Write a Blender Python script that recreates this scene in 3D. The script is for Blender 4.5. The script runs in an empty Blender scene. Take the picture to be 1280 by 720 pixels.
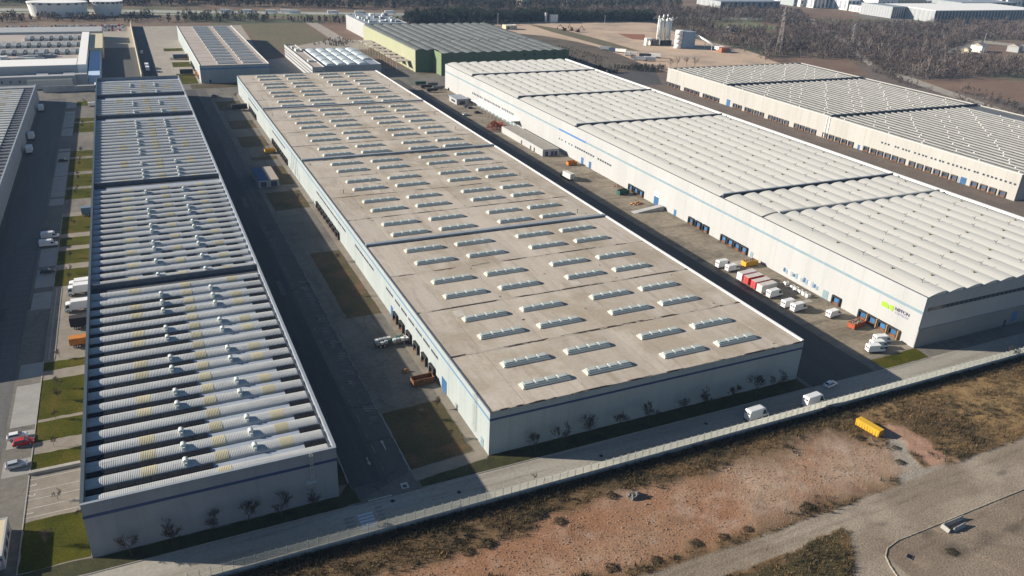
import bpy, math, random
import numpy as np
from mathutils import Vector, Matrix, Quaternion
random.seed(7); rng = np.random.default_rng(7)
SC = bpy.context.scene; COL = SC.collection
# ------------------------------------------------------------------ camera, sky, sun, exposure
CH = 115.0; F = 986.3
FW = Vector((0.39781549, 0.81288512, -0.42539465)); RT = Vector((0.90591216, -0.42138127, 0.04196415)); UP = Vector((0.1451413, 0.40206418, 0.90403451))
cam = bpy.data.cameras.new('camera'); co = bpy.data.objects.new('camera', cam); COL.objects.link(co)
cam.sensor_width = 36; cam.lens = 36*F/1280; cam.clip_start = 1; cam.clip_end = 12000
co.matrix_world = Matrix((( RT.x, UP.x, -FW.x, 0), (RT.y, UP.y, -FW.y, 0), (RT.z, UP.z, -FW.z, CH), (0, 0, 0, 1)))
SC.camera = co
EL, AZ = math.radians(20.8), math.radians(-26.5)            # elevation; direction in which the shadows fall
w = bpy.data.worlds.new('World'); SC.world = w; w.use_nodes = True
nt = w.node_tree; bg = nt.nodes['Background']; sky = nt.nodes.new('ShaderNodeTexSky')
sky.sky_type = 'NISHITA'; sky.sun_disc = False; sky.sun_elevation = EL
sky.sun_rotation = math.atan2(-math.cos(AZ), -math.sin(AZ))
sky.air_density = 1.0; sky.dust_density = 0.0; sky.ozone_density = 3.0
nt.links.new(sky.outputs[0], bg.inputs[0]); bg.inputs[1].default_value = 0.05
sl = bpy.data.lights.new('sun', 'SUN'); so = bpy.data.objects.new('sun', sl); COL.objects.link(so)
sl.energy = 5.0; sl.angle = math.radians(0.53); sl.color = (1.0, 0.91, 0.785)
so.rotation_euler = Vector((math.cos(AZ)*math.cos(EL), math.sin(AZ)*math.cos(EL), -math.sin(EL))).to_track_quat('-Z', 'Y').to_euler()
so.location = (-300, 200, 300)
SC.view_settings.view_transform = 'Standard'; SC.view_settings.look = 'None'; SC.view_settings.exposure = 0.88; SC.view_settings.gamma = 1
SC.render.engine = 'CYCLES'

def G(u, v, z=0.0):
    """a place on the map: where the sight line through picture point (u, v) meets height z"""
    d = FW + RT*((u-640)/F) - UP*((v-360)/F); t = (z-CH)/d.z
    return (t*d.x, t*d.y)

# ------------------------------------------------------------------ materials
MATS = {}
def lin(c): return tuple(list(c)[:3]) + (1,)
def mat(name, c1, c2=None, scale=0.3, rough=0.85, metal=0, lo=.35, hi=.65, fine=.12, fscale=3, bump=0, bscale=4, rnd=0, c3=None, scale3=.05, spec=.3, wave=None, stretch=None, crack=None, streak=None):
    if name in MATS: return MATS[name]
    m = bpy.data.materials.new(name); m.use_nodes = True; n = m.node_tree.nodes; L = m.node_tree.links.new
    b = n['Principled BSDF']; b.inputs['Roughness'].default_value = rough; b.inputs['Metallic'].default_value = metal
    b.inputs['Specular IOR Level'].default_value = spec
    geo = n.new('ShaderNodeNewGeometry'); vec = geo.outputs['Position']
    if stretch:
        mp = n.new('ShaderNodeMapping'); mp.inputs['Scale'].default_value = stretch; L(vec, mp.inputs['Vector']); vec2 = mp.outputs[0]
    else: vec2 = vec
    def noise(s, det=5, v=None):
        t = n.new('ShaderNodeTexNoise'); t.inputs['Scale'].default_value = s; t.inputs['Detail'].default_value = det
        t.inputs['Roughness'].default_value = .62; L(v or vec, t.inputs['Vector']); return t.outputs['Fac']
    def rng_(fac, a, bb, o1, o2):
        r = n.new('ShaderNodeMapRange'); r.inputs[1].default_value = a; r.inputs[2].default_value = bb; r.inputs[3].default_value = o1; r.inputs[4].default_value = o2
        L(fac, r.inputs[0]); return r.outputs[0]
    def mix(f, a, bb, t='MIX'):
        x = n.new('ShaderNodeMix'); x.data_type = 'RGBA'; x.blend_type = t
        if isinstance(f, (int, float)): x.inputs[0].default_value = f
        else: L(f, x.inputs[0])
        for i, q in ((6, a), (7, bb)):
            if isinstance(q, tuple): x.inputs[i].default_value = lin(q)
            else: L(q, x.inputs[i])
        return x.outputs[2]
    col = tuple(c1)
    if c2: col = mix(rng_(noise(scale, 6, vec2), lo, hi, 0, 1), tuple(c1), tuple(c2))
    if c3: col = mix(rng_(noise(scale3, 4), .5, .62, 0, 1), col, tuple(c3))
    if streak:                                               # long stains drawn out along one axis
        mp2 = n.new('ShaderNodeMapping'); mp2.inputs['Scale'].default_value = streak[1]; L(vec, mp2.inputs['Vector'])
        col = mix(rng_(noise(streak[2], 5, mp2.outputs[0]), .52, .68, 0, streak[3]), col, tuple(streak[0]))
    if crack:                                                # network of cracks and filled joints
        ad = n.new('ShaderNodeVectorMath'); ad.operation = 'MULTIPLY_ADD'; nz = n.new('ShaderNodeTexNoise'); nz.inputs['Scale'].default_value = .35; nz.inputs['Detail'].default_value = 5
        L(vec, nz.inputs['Vector']); L(nz.outputs['Color'], ad.inputs[0]); ad.inputs[1].default_value = (4, 4, 0); L(vec, ad.inputs[2])
        vo = n.new('ShaderNodeTexVoronoi'); vo.feature = 'DISTANCE_TO_EDGE'; vo.inputs['Scale'].default_value = crack[0]; L(ad.outputs[0], vo.inputs['Vector'])
        cm_ = rng_(vo.outputs['Distance'], 0, crack[1], crack[2], 0)
        mk = n.new('ShaderNodeMath'); mk.operation = 'MULTIPLY'; L(cm_, mk.inputs[0]); L(rng_(noise(.06, 3), .45, .6, 0, 1), mk.inputs[1])
        col = mix(mk.outputs[0], col, tuple(crack[3]))
    if fine:
        f = rng_(noise(fscale, 4), .3, .7, 1-fine, 1+fine)
        cc = n.new('ShaderNodeCombineColor'); [L(f, cc.inputs[i]) for i in range(3)]
        col = mix(1.0, col, cc.outputs[0], 'MULTIPLY')
    if rnd:
        oi = n.new('ShaderNodeObjectInfo'); f = rng_(oi.outputs['Random'], 0, 1, 1-rnd, 1+rnd)
        cc = n.new('ShaderNodeCombineColor'); [L(f, cc.inputs[i]) for i in range(3)]
        col = mix(1.0, col, cc.outputs[0], 'MULTIPLY')
    if wave:
        wv = n.new('ShaderNodeTexWave'); wv.bands_direction = wave[0]; wv.inputs['Scale'].default_value = wave[1]; wv.inputs['Distortion'].default_value = 0
        L(vec, wv.inputs['Vector']); bp = n.new('ShaderNodeBump'); bp.inputs['Strength'].default_value = wave[2]; bp.inputs['Distance'].default_value = .1
        L(wv.outputs['Fac'], bp.inputs['Height']); L(bp.outputs[0], b.inputs['Normal'])
    elif bump:
        bp = n.new('ShaderNodeBump'); bp.inputs['Strength'].default_value = bump; bp.inputs['Distance'].default_value = .2
        L(noise(bscale, 5), bp.inputs['Height']); L(bp.outputs[0], b.inputs['Normal'])
    if isinstance(col, tuple): b.inputs['Base Color'].default_value = lin(col)
    else: L(col, b.inputs['Base Color'])
    MATS[name] = m; return m
def glass(name, c, rough=.08):
    m = mat(name, c, rough=rough, fine=.1, fscale=.8, spec=.6); return m

M_ground = mat('ground', (.13,.088,.06), (.20,.14,.095), .02, c3=(.085,.09,.05), scale3=.006, fine=.35, fscale=.35)
M_yard = mat('yard_asphalt', (.125,.115,.098), (.20,.182,.152), .06, fine=.18, fscale=.7, c3=(.12,.11,.095), scale3=.03, lo=.3, hi=.7, crack=(.09,.03,.55,(.05,.045,.04)), streak=((.09,.082,.07),(1,.15,1),.2,.6))
M_cyard = mat('concrete_apron', (.20,.168,.125), (.275,.235,.178), .10, fine=.2, fscale=.6, c3=(.16,.135,.10), scale3=.07, crack=(.08,.02,.5,(.08,.065,.05)), streak=((.11,.09,.068),(.12,1,1),.3,.7))
M_road = mat('road_asphalt', (.075,.072,.066), (.125,.12,.108), .12, fine=.12, fscale=1.2, stretch=(1,.12,1), crack=(.06,.03,.5,(.02,.02,.02)), streak=((.10,.098,.092),(1,.04,1),.5,.7))
M_froad = mat('perimeter_asphalt', (.265,.245,.205), (.355,.33,.28), .12, fine=.14, fscale=1.2, stretch=(.12,1,1), crack=(.10,.015,.35,(.14,.125,.11)), streak=((.20,.175,.145),(.05,1,1),.5,.7))
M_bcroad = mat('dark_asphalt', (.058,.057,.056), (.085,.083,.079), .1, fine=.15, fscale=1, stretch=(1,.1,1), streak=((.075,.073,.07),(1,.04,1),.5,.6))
M_droad = mat('brown_asphalt', (.12,.095,.078), (.155,.122,.10), .1, fine=.15, fscale=.8, streak=((.095,.08,.068),(1,.06,1),.4,.6))
M_pad = mat('pale_concrete', (.27,.265,.25), (.33,.32,.295), .3, fine=.1, rnd=.06)
M_path = mat('path_concrete', (.20,.175,.14), (.26,.225,.18), .3, fine=.15)
M_kerb = mat('kerb_concrete', (.30,.285,.255), (.37,.35,.31), .5, fine=.15)
M_lawn = mat('lawn_green', (.040,.046,.004), (.072,.072,.007), .12, fine=.35, fscale=2.2, c3=(.085,.072,.012), scale3=.09, bump=.5, bscale=3, spec=.05)
M_lawnb = mat('lawn_dry', (.05,.045,.014), (.09,.065,.03), .12, fine=.35, fscale=2, c3=(.12,.07,.033), scale3=.11, bump=.5, bscale=3)
M_ivy = mat('verge_green', (.026,.028,.008), (.052,.050,.015), .3, fine=.4, fscale=2.5, bump=.5, bscale=3)
M_lstreet = mat('street_asphalt', (.085,.085,.085), (.125,.122,.116), .1, fine=.15, fscale=1, stretch=(1,.1,1), streak=((.15,.145,.135),(1,.05,1),.5,.6))
M_paint = mat('road_paint', (.55,.54,.50), (.38,.37,.34), 1.5, fine=.2)
M_paint_worn = mat('worn_paint', (.24,.235,.22), (.17,.165,.155), .8, fine=.3)
M_hatch = mat('hatch_faded', (.08,.079,.076), (.27,.26,.24), .22, lo=.42, hi=.66, fine=.3)
M_paint_a = mat('aged_paint', (.30,.295,.28), (.10,.10,.10), .7, lo=.4, hi=.6, fine=.2)
M_paint_y = mat('yellow_paint', (.40,.31,.12), (.25,.2,.11), .8, fine=.3)
M_paint_b = mat('blue_white_paint', (.55,.60,.68), (.48,.54,.62), 1.0, fine=.1)
M_wallA = mat('wall_greywhite', (.235,.25,.275), (.27,.285,.31), .15, fine=.06, stretch=(1,1,.25), streak=((.20,.205,.215),(1,1,.05),.5,.45), rnd=.025)
M_wallB = mat('wall_paleblue', (.295,.335,.335), (.325,.36,.36), .15, fine=.06, stretch=(1,1,.25), streak=((.24,.265,.265),(1,1,.05),.5,.4), rnd=.025)
M_wallC = mat('wall_white', (.362,.367,.368), (.392,.397,.397), .08, fine=.05, stretch=(1,1,.3), streak=((.325,.325,.318),(1,1,.05),.4,.35), rnd=.02)
M_wallC2 = mat('plinth_grey', (.22,.218,.212), (.25,.248,.24), .2, fine=.06)
M_wallD = mat('wall_cream', (.365,.357,.335), (.395,.386,.362), .08, fine=.05, stretch=(1,1,.3), streak=((.29,.275,.24),(1,1,.05),.4,.4), rnd=.02)
M_blue = mat('stripe_blue', (.075,.17,.37), fine=.08, rough=.6)
M_dstripe = mat('stripe_navy', (.035,.06,.15), fine=.08, rough=.6)
M_lblue = mat('stripe_skyblue', (.17,.25,.29), (.20,.28,.32), .3, fine=.08, rough=.6)
M_bdoor = mat('door_blue', (.03,.105,.24), (.05,.14,.28), 1.0, rough=.5, fine=.08, rnd=.2)
M_ddoor = mat('door_slate', (.02,.045,.10), (.05,.07,.11), .3, rough=.5, fine=.1, rnd=.5)
M_dgrey = mat('dark_rubber', (.025,.026,.028), fine=.2)
M_black = mat('solar_black', (.008,.009,.012), (.013,.014,.018), .8, rough=.6, fine=.1, spec=.08)
M_win = mat('window_dark', (.03,.04,.055), (.05,.06,.075), .5, rough=.15, fine=.1, spec=.6)
M_frame = mat('window_frame', (.30,.32,.34), fine=.05)
M_roofB = mat('roof_membrane', (.43,.375,.305), (.505,.445,.37), .05, fine=.08, fscale=.9, rnd=.06, c3=(.385,.325,.25), scale3=.045, stretch=(2.6,.3,1), bump=.12, bscale=1.2, streak=((.30,.245,.18),(2.6,.4,1),.14,.6))
M_seam = mat('roof_seam', (.40,.35,.285), (.035,.025,.02), .30, lo=.47, hi=.52, fine=.2, stretch=(.55,2.2,1))
M_seamx = mat('roof_seam_light', (.36,.315,.26), (.22,.19,.155), .5, lo=.45, hi=.65, fine=.2)
M_coping = mat('coping_bluegrey', (.25,.285,.32), (.30,.33,.36), .3, fine=.1, rough=.55)
M_copw = mat('coping_white', (.80,.79,.75), fine=.06)
M_copd = mat('coping_dark', (.085,.10,.125), (.12,.135,.16), .5, fine=.15)
M_sky = mat('skylight_cream', (.45,.48,.43), (.51,.53,.475), .5, rough=.35, fine=.08, spec=.5)
M_curb = mat('skylight_curb', (.60,.58,.51), fine=.08)
M_flap = mat('skylight_flap', (.36,.39,.365), (.46,.485,.45), .5, rough=.35, fine=.1)
M_vault = mat('vault_sheet', (.39,.40,.39), (.46,.465,.45), .35, fine=.08, rnd=.05, wave=('X', .95, .4), spec=.6, rough=.5, streak=((.235,.24,.235),(.12,1,1),.8,.6))
M_vault_far = mat('vault_sheet_plain', (.27,.29,.30), (.34,.35,.35), .35, fine=.08, rnd=.06, rough=.7)
M_yel = mat('rooflight_yellow', (.40,.365,.245), (.44,.40,.28), .4, fine=.12, rnd=.12, wave=('X', .95, .45))
M_valley = mat('valley_sheet', (.30,.34,.40), (.35,.39,.45), .3, fine=.1, rough=.6)
M_trench = mat('trench_dark', (.05,.055,.065), (.08,.085,.095), .4, fine=.15)
M_vent = mat('vent_white', (.55,.58,.55), fine=.08, rnd=.08)
M_parap = mat('parapet_blue', (.05,.075,.10), fine=.08)
M_shell = mat('shell_white', (.52,.51,.47), (.565,.555,.51), .06, fine=.035, rnd=.025, rough=.75, stretch=(1.5,.2,1), streak=((.43,.42,.385),(1.0,.03,1),.9,.5))
M_shellD = mat('shell_grey', (.27,.268,.252), (.335,.33,.31), .25, fine=.06, rnd=.04, rough=.75, stretch=(1.5,.2,1))
M_glaz = mat('glazing_dark', (.06,.065,.075), (.10,.105,.11), .3, rough=.35, fine=.15)
M_dash = mat('rooflight_grey', (.09,.09,.083), (.13,.128,.118), .3, rough=.4, fine=.1, rnd=.15)
M_beam = mat('beam_grey', (.36,.36,.34), (.42,.42,.39), .5, fine=.1)
M_yvent = mat('vent_olive', (.22,.20,.13), fine=.1, rnd=.1)
M_pipe = mat('pipe_dark', (.16,.16,.16), fine=.1)
M_galv = mat('galvanised', (.45,.46,.42), (.52,.53,.48), .6, rough=.6, fine=.1)
M_conc = mat('concrete_wall', (.36,.36,.35), (.45,.445,.43), .35, fine=.15)
M_bark = mat('bark', (.055,.043,.034), (.085,.066,.052), 1.5, fine=.2)
M_twig = mat('twigs', (.045,.035,.030), (.07,.054,.044), .6, fine=.2)
M_twigred = mat('twigs_red', (.22,.06,.04), (.28,.10,.06), .6, fine=.2)
M_wood = mat('bare_wood', (.082,.062,.055), (.135,.104,.092), .05, fine=.3, fscale=.3, c3=(.055,.048,.042), scale3=.012)
M_wood2 = mat('dark_wood', (.028,.034,.032), (.055,.058,.05), .05, fine=.3, fscale=.3)
M_ever = mat('evergreen', (.018,.03,.02), (.035,.048,.028), .1, fine=.3, fscale=.5)
M_bush = mat('bush', (.035,.030,.013), (.066,.052,.025), .5, fine=.3)
M_dry = mat('dry_grass', (.20,.128,.055), (.115,.078,.033), .12, fine=.35, fscale=1.5, c3=(.07,.058,.027), scale3=.07)
M_white = mat('paint_white', (.74,.74,.73), fine=.03, rough=.35, spec=.5)
M_silver = mat('paint_silver', (.55,.57,.60), fine=.03, rough=.3, metal=.3, spec=.5)
M_red = mat('paint_red', (.45,.025,.03), fine=.05, rough=.35, spec=.5)
M_bcar = mat('paint_black', (.02,.022,.025), fine=.05, rough=.3, spec=.5)
M_dblue = mat('paint_darkblue', (.05,.075,.12), fine=.05, rough=.35)
M_orange = mat('paint_orange', (.50,.19,.03), (.38,.13,.03), .8, fine=.15)
M_rust = mat('rusty_brown', (.20,.09,.04), (.12,.055,.03), 1.0, fine=.25)
M_rustred = mat('rusty_red', (.38,.09,.035), (.25,.06,.03), 1.0, fine=.2)
M_yellow = mat('paint_yellow', (.60,.34,.025), (.52,.28,.025), .8, fine=.1)
M_green = mat('paint_green', (.03,.09,.07), fine=.2)
M_tyre = mat('tyre', (.02,.02,.02), fine=.1)
M_lamp = mat('lamp_lens', (.6,.6,.58), rough=.15, fine=0, spec=.6)
M_debris = mat('debris', (.30,.22,.17), (.14,.10,.08), 2.0, fine=.4, fscale=6)
M_lime = mat('sign_lime', (.27,.45,.03), fine=.03)
M_navy = mat('sign_navy', (.06,.055,.11), fine=.03)
M_lilac = mat('sign_lilac', (.33,.34,.45), fine=.03)
M_greenw = mat('wall_green', (.085,.13,.075), (.10,.15,.09), .1, fine=.06)
M_green_lit = mat('wall_green_lit', (.30,.31,.20), (.335,.34,.225), .1, fine=.06)  # lit copy of the hall's green: sunlight painted into the west wall
M_roofH = mat('roof_slate', (.105,.115,.115), (.145,.155,.15), .1, fine=.12, rnd=.07)
M_roofF = mat('roof_tan', (.37,.315,.275), (.42,.365,.32), .05, fine=.07, rnd=.05)
M_beige = mat('roof_beige', (.56,.49,.33), (.60,.53,.37), .3, fine=.06)
M_greyw = mat('wall_grey', (.33,.34,.345), (.38,.39,.39), .2, fine=.08)
M_lbl = mat('roof_lightblue', (.45,.58,.75), fine=.06)
M_terra = mat('terracotta', (.35,.14,.08), fine=.15)
M_dirt = mat('dirt_yard', (.44,.32,.225), (.53,.40,.29), .03, fine=.12, fscale=.4, c3=(.36,.28,.21), scale3=.02)
M_redsoil = mat('red_soil', (.26,.11,.065), fine=.15)
M_field = mat('ploughed_field', (.15,.092,.062), (.20,.13,.085), .03, fine=.15, fscale=.3, stretch=(.3,1,1))
M_fieldg = mat('olive_field', (.12,.105,.06), (.15,.125,.07), .02, fine=.2, fscale=.3)
M_greenf = mat('green_field', (.13,.15,.07), (.16,.16,.085), .02, fine=.2, fscale=.3)
M_pale = mat('pale_track', (.30,.265,.22), (.36,.32,.265), .1, fine=.15, fscale=.6)
M_hwy = mat('highway', (.33,.325,.30), (.37,.36,.33), .05, fine=.1)

# ------------------------------------------------------------------ mesh building
class MB:
    def __init__(s): s.v = []; s.f = []; s.sm = []
    def quad(s, *p, smooth=False):
        k = len(s.v); s.v += [tuple(q) for q in p]; s.f.append(tuple(range(k, k+len(p)))); s.sm.append(smooth); return s
    def box(s, x0, x1, y0, y1, z0, z1, skip=''):
        k = len(s.v)
        s.v += [(x0,y0,z0),(x1,y0,z0),(x1,y1,z0),(x0,y1,z0),(x0,y0,z1),(x1,y0,z1),(x1,y1,z1),(x0,y1,z1)]
        for n, f in (('b',(0,3,2,1)),('t',(4,5,6,7)),('s',(0,1,5,4)),('e',(1,2,6,5)),('n',(2,3,7,6)),('w',(3,0,4,7))):
            if n not in skip: s.f.append(tuple(k+i for i in f)); s.sm.append(False)
        return s
    def frustum(s, b, t, z0, z1):           # b, t = (x0,x1,y0,y1)
        k = len(s.v)
        s.v += [(b[0],b[2],z0),(b[1],b[2],z0),(b[1],b[3],z0),(b[0],b[3],z0),(t[0],t[2],z1),(t[1],t[2],z1),(t[1],t[3],z1),(t[0],t[3],z1)]
        for f in ((0,3,2,1),(4,5,6,7),(0,1,5,4),(1,2,6,5),(2,3,7,6),(3,0,4,7)): s.f.append(tuple(k+i for i in f)); s.sm.append(False)
        return s
    def prism(s, prof, a0, a1, axis='y', smooth=False, caps=True):
        """profile [(p,q)] swept along an axis: y: (p,a,q); x: (a,p,q); z: (p,q,a)"""
        P = {'y': lambda p, a: (p[0], a, p[1]), 'x': lambda p, a: (a, p[0], p[1]), 'z': lambda p, a: (p[0], p[1], a)}[axis]
        k = len(s.v); n = len(prof)
        s.v += [P(p, a0) for p in prof] + [P(p, a1) for p in prof]
        for i in range(n):
            j = (i+1) % n; s.f.append((k+i, k+j, k+n+j, k+n+i)); s.sm.append(smooth)
        if caps:
            k2 = len(s.v); s.v += [P(p, a0) for p in prof] + [P(p, a1) for p in prof]
            s.f += [tuple(k2+i for i in reversed(range(n))), tuple(k2+n+i for i in range(n))]; s.sm += [False, False]
        return s
    def tube(s, p0, p1, r0, r1=None, n=6, smooth=True, caps=True):
        r1 = r0 if r1 is None else r1; p0, p1 = Vector(p0), Vector(p1); d = (p1-p0)
        if d.length < 1e-6: return s
        q = d.to_track_quat('Z', 'Y'); k = len(s.v)
        for p, r in ((p0, r0), (p1, r1)):
            for i in range(n):
                a = 2*math.pi*i/n; s.v.append(tuple(p + q @ Vector((r*math.cos(a), r*math.sin(a), 0))))
        for i in range(n):
            j = (i+1) % n; s.f.append((k+i, k+j, k+n+j, k+n+i)); s.sm.append(smooth)
        if caps and n > 3: s.f += [tuple(k+i for i in reversed(range(n))), tuple(k+n+i for i in range(n))]; s.sm += [False, False]
        return s
    def mesh(s, name, m):
        me = bpy.data.meshes.new(name); me.from_pydata(s.v, [], s.f); me.polygons.foreach_set('use_smooth', s.sm)
        if m: me.materials.append(m)
        me.update(); return me
    def obj(s, name, m, parent=None, loc=(0,0,0), rot=0):
        return link(name, s.mesh(name, m), parent, loc, rot)
def link(name, me, parent=None, loc=(0,0,0), rot=0, sc=None):
    o = bpy.data.objects.new(name, me); COL.objects.link(o); o.location = loc; o.rotation_euler = (0, 0, rot)
    if sc: o.scale = sc
    if parent is not None: o.parent = parent
    return o
def tag(o, label=None, cat=None, group=None, kind=None):
    if label: o['label'] = label
    if cat: o['category'] = cat
    if group: o['group'] = group
    if kind: o['kind'] = kind
    return o
def thing(name, label, cat, loc=(0,0,0), rot=0, group=None):
    return tag(link(name, None, None, loc, rot), label, cat, group)
CACHE = {}
def cached(key, fn, m):
    k = (key, m.name)
    if k not in CACHE: CACHE[k] = fn().mesh(key, m)
    return CACHE[k]
def sheet(name, poly, z, m, kind='structure', label=None, cat=None):
    o = MB().quad(*[(x, y, 0) for x, y in poly]).obj(name, m, None, (0, 0, z))
    me = o.data
    if me.polygons[0].normal.z < 0: me.flip_normals()
    return tag(o, label, cat, None, kind)
def lawn(poly, z, m, amp=.22, step=1.6):
    rr_ = random.Random(int(poly[0][0]*13+poly[0][1]*7)); out = []
    for (ax, ay), (bx_, by_) in zip(poly, poly[1:]+poly[:1]):
        d = math.hypot(bx_-ax, by_-ay); n = max(1, int(d/step))
        for i in range(n): out.append((ax+(bx_-ax)*i/n+rr_.uniform(-amp, amp), ay+(by_-ay)*i/n+rr_.uniform(-amp, amp)))
    return sheet('lawn', out, z, m)
def rect(x0, x1, y0, y1): return [(x0,y0),(x1,y0),(x1,y1),(x0,y1)]
def pp(*pts): return [G(u, v) for u, v in pts]

# ------------------------------------------------------------------ ground, roads, lawns
sheet('ground', rect(-3500, 4500, -800, 5500), -.06, M_ground)
sheet('yard', rect(-120, 345, 122.6, 600), 0.0, M_yard)
sheet('warehouse_apron', rect(183.6, 206, 138.2, 560), .008, M_cyard)
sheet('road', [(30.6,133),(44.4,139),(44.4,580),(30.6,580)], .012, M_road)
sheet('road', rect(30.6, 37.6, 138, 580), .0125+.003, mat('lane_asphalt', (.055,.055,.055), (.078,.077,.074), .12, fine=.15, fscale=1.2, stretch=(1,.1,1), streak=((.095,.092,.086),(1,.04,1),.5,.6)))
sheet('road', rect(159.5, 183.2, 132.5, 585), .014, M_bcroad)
sheet('perimeter_road', rect(-110, 345, 123.2, 132.2), .016, M_froad)
sheet('road', rect(-53, -39.2, 132.4, 570), .012, M_lstreet)
sheet('side_street', rect(307, 380, 122.6, 560), .010, M_droad)
sheet('yard', rect(345, 700, 122.6, 560), .002, M_droad)
for y0, y1 in ((540,557.5),(524.2,531),(491,523),(472,489),(441,446),(398,439),(367,397),(355.7,364.5),(290,307),(272,287.5),(255,268),(212.8,220.5),(189.2,209),(180.3,187),(169.2,175.4)):
    sheet('parking_pad', rect(-38.4, -33.1, y0, y1), .014, M_pad)
sheet('path', rect(-33, -20.4, 137, 345), .010, M_path)
sheet('path', rect(60.9, 63.2, 137, 560), .010, M_path)
sheet('path', [(44.5,135.2),(62.4,136.9),(63,140.2),(60.6,140.2),(44.5,139.2)], .016, M_path)
for y0, y1 in ((137.2,152.2),(169.6,176),(181,189.6),(190.8,210),(215,219.7),(271,285),(290,303),(307,316),(320.5,340),(362,376),(379.5,398),(403,425),(429,440),(478,500),(503,512),(545,558)):
    lawn(rect(-32.8, -20.4, y0, y1), .020, M_lawn)
lawn([(44.6,139.4),(60.4,140.6),(60.7,164.2),(45.0,163.2)], .020, M_lawnb)
for x0, x1, y0, y1 in ((49.8,60.8,217,272),(46,60.8,322,346),(54.5,60.8,356,386),(48,60.8,398,404),(47,60.8,424,446),(47,60.8,464,484),(46,60.8,512,538)):
    lawn(rect(x0, x1, y0, y1), .020, M_lawnb)
lawn([(-33,132.6),(-6,132.6),(27.4,132.6),(31.6,133),(30.3,140),(27.6,136.4),(-20.4,136.4),(-22,136.9),(-33,136.9)], .020, M_ivy)
lawn(rect(27.7, 30.2, 140, 575), .018, M_ivy)
lawn([(45.3,132.5),(64,132.5),(158,132.5),(158,137.4),(63,137.4),(62.4,136.7),(45,135)], .020, M_ivy)
lawn([(187,137.4),(187.6,132),(205.8,132.3),(206.6,137.8)], .022, M_lawn)
lawn(rect(36, 118, 582, 597), .015, M_lawnb)
lawn(rect(30, 42, 600, 640), .02, M_lawn); lawn(rect(30, 43, 668, 690), .02, M_lawn); lawn(rect(30, 43, 700, 712), .02, M_fieldg); lawn(rect(28, 43, 745, 760), .02, M_lawn)
sheet('yard', rect(-20, 120, 600, 905), -.03, M_pale)
sheet('dark_yard', rect(-19, 6, 606, 770), .0, M_bcroad)
sheet('road', rect(8, 17, 600, 905), .0, M_bcroad)
sheet('ploughed_land', pp((300,30),(445,28),(462,36),(470,60),(330,75)), -.02, M_field)
sheet('ploughed_land', pp((300,30),(380,29),(410,50),(345,62),(318,50)), .0, M_fieldg)
sheet('track', pp((382,28),(396,28),(455,62),(400,64),(415,50)), .02, M_pale)
sheet('yard', pp((372,62),(372,57),(410,50),(470,50),(460,62)), .03, M_pale)
sheet('yard', rect(180, 206, 560, 640), .004, M_yard)
# dirt yard with the mixing plant, its margins and tracks
sheet('dirt_yard', pp((598,30),(640,27),(740,25),(812,27),(862,47),(930,62),(1010,88),(985,98),(835,90),(812,84),(775,68),(745,58),(720,52),(680,45),(640,41),(598,40)), .0, M_dirt)
sheet('red_soil', pp((772,42),(806,43),(806,50),(790,49)), .03, M_redsoil)
sheet('verge', pp((598,40),(640,41),(680,45),(720,52),(745,58),(775,68),(812,84),(790,89),(720,84),(650,66),(598,52)), .02, mat('rough_margin', (.085,.068,.05), (.135,.108,.078), .05, fine=.3, fscale=.4))
sheet('verge', pp((660,30),(700,36),(760,52),(800,64),(770,62),(720,48),(690,40)), .03, M_fieldg)
sheet('car_park', pp((755,93),(792,88),(818,87),(828,106),(790,106)), .03, M_bcroad)
sheet('ploughed_land', pp((955,72),(1062,76),(1090,95),(1000,88)), .01, M_field)
sheet('ploughed_land', pp((1150,100),(1215,97),(1290,103),(1290,130),(1180,112)), .01, M_field)
sheet('ploughed_land', pp((1215,60),(1300,52),(1300,75),(1235,72)), .01, M_field)
sheet('ploughed_land', pp((995,14),(1070,14),(1085,24),(1010,28)), .01, M_field)
sheet('ploughed_land', pp((1020,22),(1100,24),(1130,30),(1060,34)), .015, M_fieldg)
sheet('meadow', pp((880,30),(935,27),(975,34),(965,38),(900,36)), .01, M_greenf)
sheet('meadow', pp((960,42),(985,40),(985,48),(960,50)), .01, M_greenf)
sheet('track', pp((1013,28),(1019,28),(1058,50),(1092,80),(1086,82),(1050,52)), .02, M_pale)
sheet('track', pp((1110,88),(1140,97),(1280,146),(1280,152),(1180,118),(1125,99)), .02, M_pale)
sheet('track', pp((1180,64),(1225,50),(1290,57),(1290,60),(1228,54),(1190,68)), .02, M_pale)
sheet('asphalt_lot', pp((1060,18),(1300,14),(1300,30),(1190,31),(1100,27)), .012, M_yard)
# highway embankment
def hw(x): return 1052 - .162*(x+120)
sheet('highway_verge', [(-700, hw(-700)-28), (900, hw(900)-28), (900, hw(900)+26), (-700, hw(-700)+26)], .0, M_greenf)
sheet('highway', [(-700, hw(-700)-6), (900, hw(900)-6), (900, hw(900)+17), (-700, hw(-700)+17)], .05, M_hwy)
sheet('highway_ramp', [(-700, hw(-700)-24), (60, hw(60)-26), (60, hw(60)-19), (-700, hw(-700)-17)], .05, M_hwy)

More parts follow.
